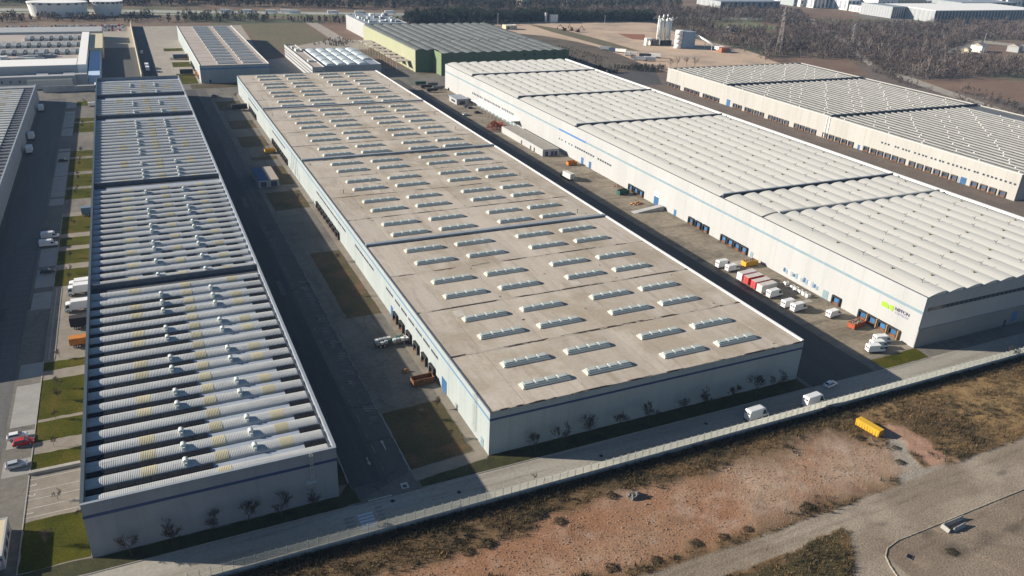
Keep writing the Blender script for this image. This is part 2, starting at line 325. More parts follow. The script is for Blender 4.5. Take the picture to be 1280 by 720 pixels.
# painted markings and kerbs
def marks(name, quads, z, m):
    mb = MB()
    for q in quads: mb.quad(*[(x, y, 0) for x, y in q])
    return tag(mb.obj(name, m, None, (0, 0, z)), kind='structure')
marks('road_marking', [rect(38.85, 39.0, y, y+3.5) for y in range(134, 570, 7)], .022, M_paint_a)
marks('road_marking', [rect(44.2, 44.42, y, y+9) for y in range(139, 560, 12)], .022, M_paint_a)
marks('road_marking', [rect(32.9, 38.2, 132.45, 132.8)], .024, M_paint)
marks('road_marking', [rect(29.5, 32.7, y, y+.55) for y in (124.6,125.6,126.6,127.6,128.6)], .026, M_paint_b)
marks('road_marking', [rect(26.5, 28.6, y, y+.5) for y in (125,126.2,127.4,128.6)], .026, M_paint_worn)
marks('road_marking', [rect(33.6, 35, y, y+.5) for y in (124.8,126,127.2,128.4,129.6)], .026, M_paint_worn)
marks('road_marking', [[(40.8,133.6),(42.5,133.6),(42.5,135.6),(40.9,135.6)]], .026, M_paint)
marks('road_marking', [[(41.2,133.9),(42.1,133.9),(42.1,134.9),(41.2,134.9)]], .030, M_bcroad)
for ax, ay, s in ((41.6,150.5,1),(36.6,146.5,-1)):
    marks('road_arrow', [rect(ax-.12, ax+.12, ay-2, ay+1), [(ax-.45, ay+s*1.0), (ax+.45, ay+s*1.0), (ax, ay+s*2.2)]], .024, M_paint)
hq = []
for i in range(90):
    y = 160 + i*1.0
    if random.random() < .1: continue
    a = 41+random.uniform(-.3,.6); c = 43.3+random.uniform(-.4,.8); hq.append([(a, y), (c, y-1.0), (c, y-.55), (a, y+.45)])
marks('hatched_marking', hq, .021, M_hatch)
marks('parking_line', [rect(-33, -23, y-.07, y+.07) for y in (166.6,162.4,159.4,156.4,153.5)], .022, M_paint)
marks('parking_line', [rect(-33, -20.5, y-.05, y+.05) for y in range(223, 270, 3)], .022, M_paint_worn)
marks('parking_line', [rect(-45.5, -39.5, y-.06, y+.06) for y in range(225, 540, 4)], .022, M_paint_worn)
marks('parking_line', [[(187,y),(203,y+.9),(203,y+1.05),(187,y+.15)] for y in (143,146.4,149.8,153.2,156.6,160,163.4,166.8,170.2)], .022, M_paint_y)
marks('parking_line', [[(187,y),(203,y+.9),(203,y+1.05),(187,y+.15)] for y in (214,217.5,221,224.5,228,231.5)], .022, M_paint_worn)
marks('road_marking', [rect(195.6+i*1.05, 196.2+i*1.05, 209.4, 212.6) for i in range(5)], .022, M_paint)
marks('road_marking', [rect(196+i*.95, 196.5+i*.95, 174.6, 176.6) for i in range(5)], .022, M_paint)
marks('road_marking', [rect(185.2, 186.0, y, y+.6) for y in np.arange(141, 206, 1.25)], .022, M_paint_worn)
marks('road_marking', [rect(184.0, 184.2, 138, 300)], .022, M_paint_worn)
for x, y, a, c, m in ((33,170,2.2,6,0),(40.5,205,2.4,9,1),(34,240,1.8,12,1),(39.4,300,3,8,0),(35,330,2,14,1),(165,180,4,14,1),(171,240,3,20,1),(176,300,4,9,0),(168,150,5,7,0),(-48,250,3,9,0),(-45,300,3,14,1),(-50,190,4,6,0)):
    sheet('road_repair', rect(x, x+a, y, y+c), .0195, mat('repair_dark', (.062,.061,.06), (.08,.078,.075), .4, fine=.2) if m == 0 else mat('repair_grey', (.105,.102,.096), (.13,.126,.118), .4, fine=.2))
for x, y in ((37.7,130.7),(52,128),(88,127.5),(41,220),(36,280),(168,210),(172,170),(120,129)):
    r_ = thing('manhole', 'iron manhole cover set in the asphalt', 'manhole', (x, y, .03), 0, 'manhole covers'); MB().tube((0,0,0),(0,0,.02),.55,n=16).obj('frame', M_pipe, r_); MB().tube((0,0,.02),(0,0,.03),.45,n=16).obj('lid', M_dgrey, r_)
def kerb(x0, x1, y0, y1, h=.13): tag(MB().box(x0, x1, y0, y1, 0, h).obj('kerb', M_kerb), kind='structure')
kerb(30.3, 30.55, 140, 575); kerb(-33.05, -32.85, 137, 220.5); kerb(-33.05, -32.85, 271, 345); kerb(44.45, 44.65, 139.3, 163.3)
kerb(-32.0, -31.7, 221, 270, .10); kerb(-30.6, -30.3, 221, 270, .10); kerb(186.9, 206, 131.8, 132.0); kerb(45.2, 158, 132.25, 132.45); kerb(-33, 30, 132.25, 132.45)
kerb(-33, -23, 168.2, 169.2, .7)
# parking bay numbers 1, 2, 3 painted at the bay mouths
def text_mesh(body, size, m, extrude=0.0):
    cu = bpy.data.curves.new('lettering', 'FONT'); cu.body = body; cu.size = size; cu.extrude = extrude; cu.align_x = 'CENTER'; cu.align_y = 'CENTER'
    o = bpy.data.objects.new('lettering', cu); COL.objects.link(o)
    me = bpy.data.meshes.new_from_object(o.evaluated_get(bpy.context.evaluated_depsgraph_get()))
    bpy.data.objects.remove(o); me.materials.clear(); me.materials.append(m); return me
for ch, y in (('1', 154.9), ('2', 160.9), ('3', 164.6)):
    tag(link('bay_number', text_mesh(ch, 2.2, M_paint), None, (-32.2, y, .026), math.radians(-90)), kind='structure')

# ------------------------------------------------------------------ building helpers
def walls(root, ox, oy, x0, x1, y0, y1, h, m, z0=-.05, t=.35, mN=None, mE=None, pw=None):
    if pw:                                                   # precast panels with open joints over a recessed core
        MB().box(x0+.06-ox, x0+t-ox, y0+.06-oy, y1-oy, z0, h-.01).obj('wall', M_wallC2, root)
        MB().box(x0+t-ox, x1-ox, y0+.06-oy, y0+t-oy, z0, h-.013).obj('wall', M_wallC2, root)
        n = round((y1-y0)/pw); p = (y1-y0)/n; me = MB().box(0, .055, .015, p-.015, z0, h).mesh('wall_panel', m)
        for i in range(n): link('wall_panel', me, root, (x0-ox+random.uniform(0, .004), y0-oy+i*p, 0))
        n = round((x1-x0-.06)/pw); p = (x1-x0-.06)/n; me = MB().box(.015, p-.015, 0, .055, z0, h).mesh('wall_panel', m)
        for i in range(n): link('wall_panel', me, root, (x0+.06-ox+i*p, y0-oy+random.uniform(0, .004), 0))
    else:
        MB().box(x0-ox, x0+t-ox, y0-oy, y1-oy, z0, h).obj('wall', m, root)
        MB().box(x0+t-ox, x1-ox, y0-oy, y0+t-oy, z0, h-.003).obj('wall', m, root)
    MB().box(x1-t-ox, x1-ox, y0+t-oy, y1-oy, z0, h-.002).obj('wall', mE or m, root)
    MB().box(x0+t-ox, x1-t-ox, y1-t-oy, y1-oy, z0, h-.004).obj('wall', mN or m, root)
def dock_shelter():           # faces -x, wall plane at x=0
    b = MB(); b.box(-.75, 0, -1.85, -1.35, .25, 3.2); b.box(-.75, 0, 1.35, 1.85, .25, 3.2); b.box(-.75, 0, -1.35, 1.35, 2.75, 3.2); return b
def dock_door(): return MB().box(-.09, .0, -1.33, 1.33, .9, 2.74)
def dock_pit():
    b = MB(); b.box(-.35, 0, -1.33, 1.33, .1, .88); b.box(-.55, -.35, -1.2, -.9, .3, .85); b.box(-.55, -.35, .9, 1.2, .3, .85); return b
def add_dock(root, x, y, door=M_bdoor, shelter=M_dgrey, tall=1.0):
    d = link('dock_shelter', cached('dock_shelter', dock_shelter, shelter), root, (x-.01, y, 0), 0, (1, 1, tall))
    link('dock_door', cached('dock_door', dock_door, door), d, (0, 0, 0)); link('dock_leveller', cached('dock_leveller', dock_pit, M_rust), d)
    return d
def win_frame(w_, h_):
    def fn():
        b = MB(); b.box(-.08, 0, -w_/2, w_/2, -h_/2, -h_/2+.08); b.box(-.08, 0, -w_/2, w_/2, h_/2-.08, h_/2)
        n = max(1, round(w_/1.6))
        for i in range(n+1):
            y = -w_/2 + (w_-.08)*i/n; b.box(-.078, 0, y, y+.08, -h_/2+.08, h_/2-.08)
        return b
    return fn
def add_window(root, x, y, z, w_, h_, frame=M_frame):
    f = link('window', cached('window_%.1f_%.1f' % (w_, h_), win_frame(w_, h_), frame), root, (x-.005, y, z))
    link('pane', cached('pane_%.1f_%.1f' % (w_, h_), lambda: MB().box(-.04, 0, -w_/2+.08, w_/2-.08, -h_/2+.08, h_/2-.08), M_win), f)
def add_windowS(root, x, y, z, w_, h_, frame=M_frame):     # faces -y
    f = link('window', cached('window_%.1f_%.1f' % (w_, h_), win_frame(w_, h_), frame), root, (x, y-.005, z), math.radians(90))
    link('pane', cached('pane_%.1f_%.1f' % (w_, h_), lambda: MB().box(-.04, 0, -w_/2+.08, w_/2-.08, -h_/2+.08, h_/2-.08), M_win), f)
def add_door(root, x, y, w_, h_, m=M_bdoor, name='door'):
    d = link(name, cached('door_%.1f_%.1f' % (w_, h_), lambda: MB().box(-.1, 0, -w_/2, w_/2, 0, h_), m), root, (x-.01, y, .02))
    link('handle', cached('handle', lambda: MB().box(-.18, -.10, -.06, .06, 1.0, 1.25), M_pipe), d, (0, w_*.3, 0))
def ladder(h0, h1):
    def fn():
        b = MB(); b.box(-.45, -.38, -.3, -.24, h0, h1); b.box(-.45, -.38, .24, .3, h0, h1)
        z = h0+.2
        while z < h1: b.box(-.44, -.39, -.24, .24, z, z+.04); z += .35
        for z in np.arange(h0+1.5, h1, 1.0): b.box(-.9, -.86, -.35, .35, z, z+.06); b.box(-.86, -.45, -.35, -.31, z, z+.06); b.box(-.86, -.45, .31, .35, z, z+.06)
        return b
    return fn
def arc(w_, h_, n=12, z0=0):       # half barrel profile, across, from -w/2 to w/2
    return [(-w_/2*math.cos(math.pi*i/n), z0 + h_*math.sin(math.pi*i/n)) for i in range(n+1)]

# ------------------------------------------------------------------ WAREHOUSE A (vaulted roof, left)
def vent_box():
    b = MB(); b.box(-.85, .85, -.8, .8, -.9, .35); pr = [(.95*math.cos(a)*1.0, .35+.75*math.sin(a)) for a in np.linspace(0, math.pi, 9)]
    b.prism([(-p, q) for p, q in pr], -.9, .9, 'y', True); return b
def vent_duct():
    b = MB(); b.box(-.35, .35, -1.75, -.8, -.75, .15); b.box(-.5, .5, -1.95, -1.7, -.95, .3); return b
def vaulted(root, ox, oy, x0, x1, ys, zc, width, hgt, far=False, m=None):
    """one barrel per entry of ys, from x0 to x1"""
    me = None
    L_ = x1-x0
    key = 'vault_%.1f' % L_
    m = m or M_vault
    me = cached(key, lambda: MB().prism(arc(width, hgt, 10), 0, L_, 'x', True), m)
    for y in ys: link('roof_vault', me, root, (x0-ox, y-oy, zc))
AX0, AX1, AY0, AY1, AH = -20.25, 27.54, 136.6, 562.9, 12.83
A = thing('warehouse', 'long grey warehouse with ribbed vaulted roof and dark blue stripe round its front', 'warehouse', (AX0, AY0, 0))
walls(A, AX0, AY0, AX0, AX1, AY0, AY1, AH, M_wallA, t=.45, pw=5.3)
MB().box(-.06, AX1-AX0+.06, -.06, 0, 9.5, 10.15).obj('stripe', M_dstripe, A)
MB().box(-.03, AX1-AX0+.03, -.10, .50, AH, AH+.10).obj('coping', M_coping, A)
MB().box(-.10, .55, .5, AY1-AY0, AH, AH+.12).obj('coping', M_parap, A)
MB().box(AX1-AX0-.55, AX1-AX0+.10, .5, AY1-AY0, AH, AH+.12).obj('coping', M_coping, A)
MB().box(.55, AX1-AX0-.55, AY1-AY0-.5, AY1-AY0+.05, AH+.004, AH+.12).obj('coping', M_parap, A)
ZV = 11.15                                                    # valley floor
MB().box(.45, AX1-AX0-.45, .35, AY1-AY0-.35, ZV-.3, ZV).obj('roof_deck', M_valley, A)
secs = [(136.9, 237.8, 138.9, 18), (237.8, 338.8, 242.0, 17), (338.8, 457.6, 343.3, 20), (457.6, 510.6, 461.8, 8), (510.6, 562.5, 514.8, 8)]
PER = 5.55
vx0, vx1 = AX0+.5, AX1-1.3
vent_box_me = cached('ventilator', vent_box, M_vent); vent_duct_me = cached('duct', vent_duct, M_vent)
def strip(root, name, xa, xb, y, wy, z=ZV+.34, cell=1.55, m=M_black):
    n = max(1, round((xb-xa)/cell)); c = (xb-xa)/n
    def fn():
        b = MB()
        for i in range(n): b.box(i*c+.05, (i+1)*c-.05, -wy/2, wy/2, -.3, .07)
        return b
    link(name, cached('%s_%d_%.2f_%.2f' % (name, n, c, wy), fn, m), root, (xa-AX0, y-AY0, z))
dv = MB()
for si, (sy0, sy1, yk, nk) in enumerate(secs):
    ys = [yk + PER*k for k in range(nk)]
    vaulted(A, AX0, AY0, vx0, vx1, ys, ZV, 3.75, .82)
    if si:                                                   # dark trench and low fire wall between sections
        MB().box(.5, AX1-AX0-.5, sy0-2.2-AY0, sy0+1.9-AY0, ZV, ZV+.04).obj('roof_trench', M_trench, A)
        MB().box(.5, AX1-AX0-.5, sy0+1.0-AY0, sy0+1.4-AY0, ZV+.04, ZV+1.55).obj('fire_wall', M_copd, A)
    for k, y in enumerate(ys):
        gap = y + PER/2                                      # valley beyond this vault
        if si == 0:
            if k < nk-1:
                strip(A, 'solar_strip', AX0+.6, 3.6, y-PER/2+.05, 1.6, m=M_black, cell=3.1) if k else None
                strip(A, 'solar_panel', 21.9, 26.6, y+PER/2+.02, 1.65)
            vs = k in (1,2,3,5,6,8,9,11,12,14,15,16)
            ye = [(-9.7,-6.8),(4.2,6.9),(17.2,20)] if k and k % 3 != 1 or k in (1,) else [(4.2,6.9)]
        elif si == 1:
            if k < nk-1:
                strip(A, 'solar_panel', -17.6, -10.6, y+PER/2, 1.45, cell=1.75)
                for vx in (-1.4, 12.1):
                    if k % 3 != 1:
                        strip(A, 'solar_panel', vx-4.4, vx-1.4, y+PER/2, 1.45); strip(A, 'solar_panel', vx+2.0, vx+5.0, y+PER/2, 1.45)
                strip(A, 'solar_panel', 20.6, 24.2, y+PER/2, 1.45, cell=1.2)
            vs = k in (0,2,4,5,7,8,10,11,13,15); ye = [(-9.7,-6.8),(4.2,6.9),(17.2,20)] if k % 2 == 0 else []
        else:
            vs = k % 5 in (0,1) if si < 3 else k in (0,1,2,5,6) if False else k % 4 in (0,1)
            if si == 2: vs = k in (0,1,2,4,7,8,10,11,13,14,16,17,18)
            ye = [(-9.7,-6.8),(4.2,6.9),(17.2,20)] if (k*7+si) % 5 in (0, 2) else [(4.2, 6.9)] if k % 2 else []
        if vs:
            for vx in (-1.4, 12.2):
                v = link('ventilator', vent_box_me, A, (vx-AX0, y-AY0, ZV+.98), 0, (.56,.66,.58)); link('duct', vent_duct_me, v)
        for xa, xb in ye:
            me = cached('rooflight_%.1f' % (xb-xa), lambda: MB().prism(arc(3.81, .855, 10), 0, xb-xa, 'x', True), M_yel)
            link('rooflight', me, A, (xa-AX0, y-AY0, ZV))
    strip(A, 'solar_strip', AX0+.6, AX0+4, sy1-4.2 if si else sy1-4, .2) if False else None
link('ladder', cached('ladder_a', ladder(6.2, 13.4), M_galv), A, (22.2-AX0, 0, 0), math.radians(90))
MB().box(20.7-AX0, 23.0-AX0, -1.1, 0, 6.0, 6.12).obj('ladder_platform', M_galv, A)

# ------------------------------------------------------------------ WAREHOUSE B (flat membrane roof, centre)
BX0, BX1, BY0, BY1, BH = 63.24, 158.13, 137.6, 558.6, 12.27
B = thing('warehouse', 'long flat-roofed warehouse with tan membrane roof, rows of skylights and pale blue walls', 'warehouse', (BX0, BY0, 0))
walls(B, BX0, BY0, BX0, BX1, BY0, BY1, 11.95, M_wallB, pw=5.27)
WB, LB = BX1-BX0, BY1-BY0
MB().box(-.05, WB+.05, -.05, 0, 9.65, 10.25).obj('stripe', M_dstripe, B)
MB().box(-.05, 0, 0, LB, 9.65, 10.2).obj('stripe', mat('stripe_midblue', (.10,.20,.32), fine=.08), B)
MB().box(-.06, .30, .3, LB, 11.95, 12.30).obj('coping', M_copd, B)
MB().box(-.06, WB+.06, -.06, .3, 11.95, 12.20).obj('coping', M_seam, B)
MB().box(WB-.7, WB+.08, .3, LB, 11.95, 12.42).obj('coping', M_copw, B)
MB().box(.3, WB-.7, LB-.35, LB+.05, 11.95, 12.30).obj('coping', M_coping, B)
MB().box(.3, WB-.7, .3, LB-.35, 11.6, 11.99).obj('roof_deck', M_seam, B)
colx = [63.54, 72.4, 90.2, 110.6, 131.0, 149.0, 157.4]
bays = []
bl = (BY1-BY0)/16
for i in range(16):
    y0 = BY0 + i*bl
    for j in range(6):
        xa, xb = colx[j]+ (.06 if j else 0), colx[j+1]-.06
        ya, yb = y0+(.28 if i else .32), y0+bl-.28
        if i in (3, 7, 11): yb -= .5
        if i in (4, 8, 12): ya += .5
        key = 'roof_panel_%d_%.1f' % (j, yb-ya)
        me = cached(key, lambda: MB().box(0, xb-xa, 0, yb-ya, 0, .14, 'b'), M_roofB)
        link('roof_panel', me, B, (xa-BX0, ya-BY0, 11.995 + random.uniform(0, .02)))
for i in range(1, 16):
    if i not in (4, 8, 12): MB().box(.35, WB-.75, i*bl-.42, i*bl+.42, 11.995, 12.165+.002*(i % 3)).obj('roof_joint', M_seam, B)
for d in (244.0, 350.4, 456.8):
    MB().box(.3, WB-.7, d-.75-BY0, d+.75-BY0, 11.99, 12.75).obj('fire_wall', M_coping, B)
def skylight():
    return MB().prism(arc(2.3, .50, 8, .34), -6.3, 6.3, 'x', True)
def sky_curb():
    b = MB(); b.box(-6.6, 6.6, -1.3, 1.3, 0, .36); return b
def sky_flap(): return MB().frustum((-1.25,1.25,-.55,.95), (-1.2,1.2,-.5,.9), .68, .93)
def sky_flaps():
    b = MB()
    for q in (-4.7,-1.57,1.57,4.7): b.frustum((q-1.25,q+1.25,-.55,.95), (q-1.2,q+1.2,-.5,.9), .68, .93)
    return b
for i in range(16):
    for dy in (7.1, 17.9):
        for x in (81.0, 99.0, 122.1, 139.7):
            k = link('skylight', cached('skylight', skylight, M_sky), B, (x-BX0+random.uniform(-.15,.15), i*bl+dy, 12.14), 0)
            link('curb', cached('skylight_curb', sky_curb, M_curb), k)
            if i < 8:
                for q in (-4.7,-1.57,1.57,4.7):
                    fl = link('vent_flap', cached('vent_flap', sky_flap, M_flap), k, (q, 0, 0))
            else: link('vent_flap', cached('vent_flaps', sky_flaps, M_flap), k)
for i in range(34):
    pw_, ph_ = random.choice((1.8, 2.6, 4, 6)), random.choice((1.2, 2, 3, 5)); i_, j_ = random.randrange(16), random.randrange(6)
    x = random.uniform(colx[j_]+.6, colx[j_+1]-pw_-.6) if colx[j_+1]-colx[j_] > pw_+1.4 else colx[j_]+.6; y = i_*bl + random.choice((1.2, 9.8, 20.2)) + random.uniform(0, .6)
    MB().box(x-BX0, x-BX0+pw_, y, y+min(ph_, 4), 12.1, 12.172).obj('roof_patch', random.choice((mat('patch_pale', (.50,.455,.39), fine=.1, fscale=.8), mat('patch_dim', (.37,.32,.255), fine=.1, fscale=.8), mat('patch_grey', (.40,.375,.33), fine=.1, fscale=.8))), B)
for i in range(40):
    x = random.choice((72.4, 90.2, 110.6, 131.0, 149.0))+random.uniform(-.4, .4); y = random.randrange(16)*bl+random.choice((2.0, 12.5, 24.0))
    MB().box(x-.3-BX0, x+.3-BX0, y-.3, y+.3, 12.1, 12.19).obj('roof_drain', M_pipe, B)
rp = cached('roof_pipe', lambda: MB().tube((0,0,0),(0,0,1.3),.14,n=8).box(-.25,.25,-.25,.25,1.3,1.5), M_pipe)
for x, y in ((66,440),(67.5,452),(150,500),(154,470),(152,420),(70,300),(149,250),(151,385),(148,300),(84,310),(130,350)): link('roof_pipe', rp, B, (x-BX0, y-BY0, 12.1))
for y in (209.2,203.0,196.2,189.3,182.3,175.9): add_dock(B, 0, y-BY0, M_glaz, M_dgrey)
for y in np.arange(283, 320, 5.0): add_dock(B, 0, y-BY0, M_glaz, M_dgrey)
for y in np.arange(387, 426, 5.4): add_dock(B, 0, y-BY0, M_glaz, M_dgrey)
for y in np.arange(484, 508, 5.2): add_dock(B, 0, y-BY0, M_glaz, M_dgrey)
add_door(B, 0, 167.3-BY0, 3.4, 3.8); add_door(B, 0, 213.8-BY0, 2.2, 3.4); add_door(B, 0, 511-BY0, 3.4, 4, M_orange)
add_door(B, 0, 358-BY0, 2.5, 3.2, M_frame); add_door(B, 0, 368-BY0, 2.5, 3.2, M_frame); add_door(B, 0, 378-BY0, 2.5, 3.2, M_frame); add_door(B, 0, 141.5-BY0, 1.4, 2.4, M_lblue)
for ya, yb in ((172,177.6),(178.6,184.2),(185.2,190.8),(191.8,197.4),(198.6,204.2),(205.3,210.3),(212.3,219.7)): add_window(B, 0, (ya+yb)/2-BY0, 7.4, yb-ya-.3, .95)
for a in (234,240,246,252,271,277.2,283.4,289.6,295.8,302,308.2,314.4,390,396.2,402.4,408.6,414.8,421,474,480.2,486.4,492.6,498.8,505): add_window(B, 0, a+2.6-BY0, 7.4, 5.4, .95)
link('ladder', cached('ladder_b', ladder(1.5, 12.6), M_galv), B, (0, 145.8-BY0, 0))
for y in (361, 369.5): MB().box(-.1, -.01, y-BY0, y+.12-BY0, 1.5, 10.5).box(-.1, -.01, y+4-BY0, y+4.12-BY0, 1.5, 10.5).obj('downpipe', M_lblue, B)

# ------------------------------------------------------------------ WAREHOUSE C (white shed-shell roof)
CX0, CX1, CY0, CY1, CHt = 206.1, 305.8, 138.3, 547.6, 17.1
C = thing('warehouse', 'tall white warehouse with scalloped white shell roof and pale blue stripe along its wall', 'warehouse', (CX0, CY0, 0))
walls(C, CX0, CY0, CX0, CX1, CY0, CY1, CHt, M_wallC, mE=M_wallC, pw=7.85)
WC, LC = CX1-CX0, CY1-CY0
MB().box(-.04, 0, -.04, LC, 11.45, 12.35).obj('stripe', M_lblue, C)
MB().box(-.06, -.041, 342.6-CY0, 372-CY0, 11.40, 12.40).obj('stripe', M_blue, C)
MB().box(-.10, .38, -.02, LC, CHt, CHt+.14).obj('coping', M_copd, C)
MB().box(0, WC, -.22, 0, -.05, 6.35).obj('plinth', M_wallC2, C)
MB().box(1.8, WC, -.05, 0, 12.2, 13.4).obj('window_band', M_win, C)
for i in range(46): MB().box(3.0+i*2.1, 3.12+i*2.1, -.08, -.05, 12.2, 13.4).obj('mullion', M_frame, C)
MB().box(45.0, 47.4, -.34, -.22, 1.2, 4.6).obj('gate', M_blue, C); MB().box(41.6, 42.6, -.34, -.22, .0, 2.1).obj('door', M_navy, C)
MB().box(.38, WC-.35, .35, LC-.35, 16.2, 16.6).obj('roof_deck', M_glaz, C)
NT = 12; TW = (300.2-206.45)/NT
def shell(L_):
    def fn():
        top = []
        for i in range(9):
            s = i/8; top.append((TW*.985*s, 1.2*math.sin(s*math.pi*.56)))
        prof = top + [(TW*.985, .05), (TW*.5, -.15), (0.0, -.35)]
        return MB().prism(list(reversed(prof)), 0, L_, 'y', False)
    return fn
csecs = [(138.45, 211.2), (212.4, 234.2), (237.2, 354.0), (357.2, 425.2), (428.4, 497.4), (500.6, 547.0)]
tv = cached('roof_vent', lambda: MB().frustum((-.55,.55,-.55,.55), (-.35,.35,-.4,.4), 0, .55), M_yvent)
def yv():
    b = MB(); b.tube((0,0,0),(0,0,.9),.09,n=5).tube((0,0,.8),(-.75,.5,1.35),.09,n=5).tube((0,0,.8),(.75,.1,1.35),.09,n=5); return b
yvm = cached('vent_pipe', yv, M_pipe)
for si, (ya, yb) in enumerate(csecs):
    me = cached('roof_shell_%.1f' % (yb-ya), shell(yb-ya), M_shell)
    for t in range(NT):
        x = .38 + t*TW
        link('roof_shell', me, C, (x, ya-CY0, 17.0))
        MB_ = cached('shell_glazing_%.1f' % (yb-ya), lambda: MB().box(0, .06, .3, yb-ya-.3, 0, .8), M_glaz)
        link('shell_glazing', MB_, C, (x+TW*.985+.004, ya-CY0, 17.15))
        n = int((yb-ya)/12)
        for q in range(n):
            y = ya + 7 + q*11.6 + (t % 3)*3.1
            if y > yb-2: continue
            if (q + t) % 2: link('roof_vent', tv, C, (x+TW*.70, y-CY0, 18.12), 0, (.75,.75,.8))
            else: link('vent_pipe', yvm, C, (x+TW*.70, y-CY0, 18.14))
for i in range(5):
    y = csecs[i+1][0]
    if i == 0:
        MB().box(8.5, 96.2, 211.3-CY0, 212.3-CY0, 17.3, 18.42).obj('roof_beam', M_beam, C); continue
    MB().box(.5, 94.2, y-2.9-CY0, y-.1-CY0, 16.6, 16.66).obj('roof_trench', M_trench, C)
    MB().box(1.0, 96.0, y-1.9-CY0, y-1.5-CY0, 16.66, 18.55).obj('fire_wall', M_copd, C); MB().box(1.0, 96.0, y-2.1-CY0, y-1.3-CY0, 18.55, 18.66).obj('coping', M_coping, C)
MB().box(94.6, 98.3, .4, LC-.4, 16.6, 16.9).obj('gutter', mat('gutter_grey', (.16,.155,.14), (.22,.21,.19), .3, fine=.15, stretch=(1,.1,1)), C)
MB().box(98.3, WC+.05, -.05, LC, CHt, CHt+.75).obj('parapet', M_copw, C)
for yl in (288.6+.9, 293.6, 297.6+.6): add_dock(C, 0, yl-CY0, M_bdoor, M_dgrey)
for yl in (241.3, 246.2, 251.1): add_dock(C, 0, yl-CY0, M_bdoor, M_dgrey)
for yl in (217.2, 221.3, 225.4, 229.5): add_dock(C, 0, yl-CY0, M_bdoor, M_dgrey)
add_dock(C, 0, 169.8-CY0, M_bdoor, M_dgrey)
for yl in (146.0, 150.2, 154.3, 158.2):
    add_dock(C, 0, yl-CY0, M_bdoor, M_dgrey)
    MB().box(-1.05, 0, yl-2.2-CY0, yl-1.88-CY0, .1, 3.3).obj('dock_guard', mat('timber_tan', (.36,.22,.09), (.26,.15,.06), 1.0), C)
add_door(C, 0, 277.6-CY0, 3.4, 3.9); MB().box(-.06, 0, 275.9-CY0, 279.3-CY0, 3.95, 6.3).obj('door_panel', M_copw, C)
add_door(C, 0, 263-CY0, 1.6, 2.6); add_door(C, 0, 207.5-CY0+5.5, 1.4, 2.4, M_lblue); add_door(C, 0, 337-CY0, 2.2, 3.4); add_door(C, 0, 345-CY0, 2.2, 3.4); add_door(C, 0, 175-CY0, 2.4, 3.0, M_lblue)
for y in list(np.arange(318, 331, 2.3)) + list(np.arange(334.5, 354, 2.3)): add_window(C, 0, y-CY0, 7.0, 1.7, 1.0)
for y in (357, 360, 364, 368, 371): add_window(C, 0, y-CY0, 6.9, 1.2, .9)
for y in list(np.arange(431, 448, 2.6)) + list(np.arange(450.5, 463, 2.4)) + list(np.arange(465.5, 476, 2.4)) + list(np.arange(479, 496, 2.6)): add_window(C, 0, y-CY0, 6.8, 1.5, 1.5)
for i, y in enumerate(np.arange(178.6, 195.5, 1.25)):
    MB().box(-.12, 0, y-CY0, y+.9-CY0, 1.5+.3*(i % 2), 2.9+.3*(i % 3)).obj('wall_panel', [M_lblue, M_bdoor, M_frame, M_copw][i*5 % 4], C)
MB().box(-6.2, 0, 421-CY0, 483-CY0, 4.7, 5.1).obj('canopy', M_copw, C)
for y in np.arange(423, 482, 5.5): MB().box(-6.0, -5.75, y-CY0, y+.25-CY0, 0, 4.7).obj('canopy_post', M_frame, C)
for y in np.arange(425, 482, 5.5): MB().box(-.12, 0, y-CY0, y+3.4-CY0, .1, 4.2).obj('gate', M_lblue, C)
# sign on the wall: lime emblem and lettering
sg = thing('wall_sign', 'lime green emblem with dark lettering mounted high on the white warehouse wall', 'sign', (CX0-.08, 147.6, 8.7))
MB().prism([(5.2,-.75),(5.2,.75),(3.6,.95),(2.55,.25),(2.5,-.85),(3.4,-.8)][::-1], -.03, .03, 'x').obj('emblem', M_lime, sg)
MB().prism([(2.2,-.45),(2.25,.85),(.75,1.0),(.7,-.9),(1.0,-.95)][::-1], -.03, .03, 'x').obj('emblem', M_lime, sg)
RW = Matrix(((0,0,-1,0),(-1,0,0,0),(0,1,0,0),(0,0,0,1)))
for body, size, m, zz in (('NIPPON', 1.55, M_navy, .45), ('EXPRESS', 1.15, M_lilac, -.75)):
    me = text_mesh(body, size, m, .02); xs = [v.co.x for v in me.vertices]; wd = max(xs)-min(xs); s = (5.3 if m is M_navy else 4.9)/wd
    o = link('lettering', me, sg); o.matrix_local = Matrix.Translation((-.03, -2.6, zz)) @ RW @ Matrix.Diagonal((s, 1, 1, 1))

# ------------------------------------------------------------------ WAREHOUSE D (cream wall, right)
DX0, DX1, DY0, DY1, DH = 380.6, 517.0, 226.5, 518.8, 13.2
D = thing('warehouse', 'cream warehouse with many small dock doors and striped grey and white roof', 'warehouse', (DX0, DY0, 0))
walls(D, DX0, DY0, DX0, DX1, DY0, DY1, DH, M_wallD, pw=7.3)
WD, LD = DX1-DX0, DY1-DY0
MB().box(-.12, .42, -.03, LD, DH, DH+.12).obj('coping', M_copw, D)
MB().box(.42, WD-.35, .35, LD-.35, 12.2, 12.6).obj('roof_deck', M_dash, D)
dse = [(226.9, 349.8), (352.8, 448.6), (451.4, 518.3)]
PD = 5.45
def dshell(L_): return lambda: MB().prism([(2.3,0),(2.15,.3),(1.6,.5),(1.0,.52),(.4,.36),(0,0)], 0, L_, 'y', True)
dv2 = cached('roof_vent_box', lambda: MB().frustum((-.7,.7,-.7,.7), (-.55,.55,-.55,.55), 0, 1.0), mat('vent_pale', (.50,.49,.46), fine=.05))
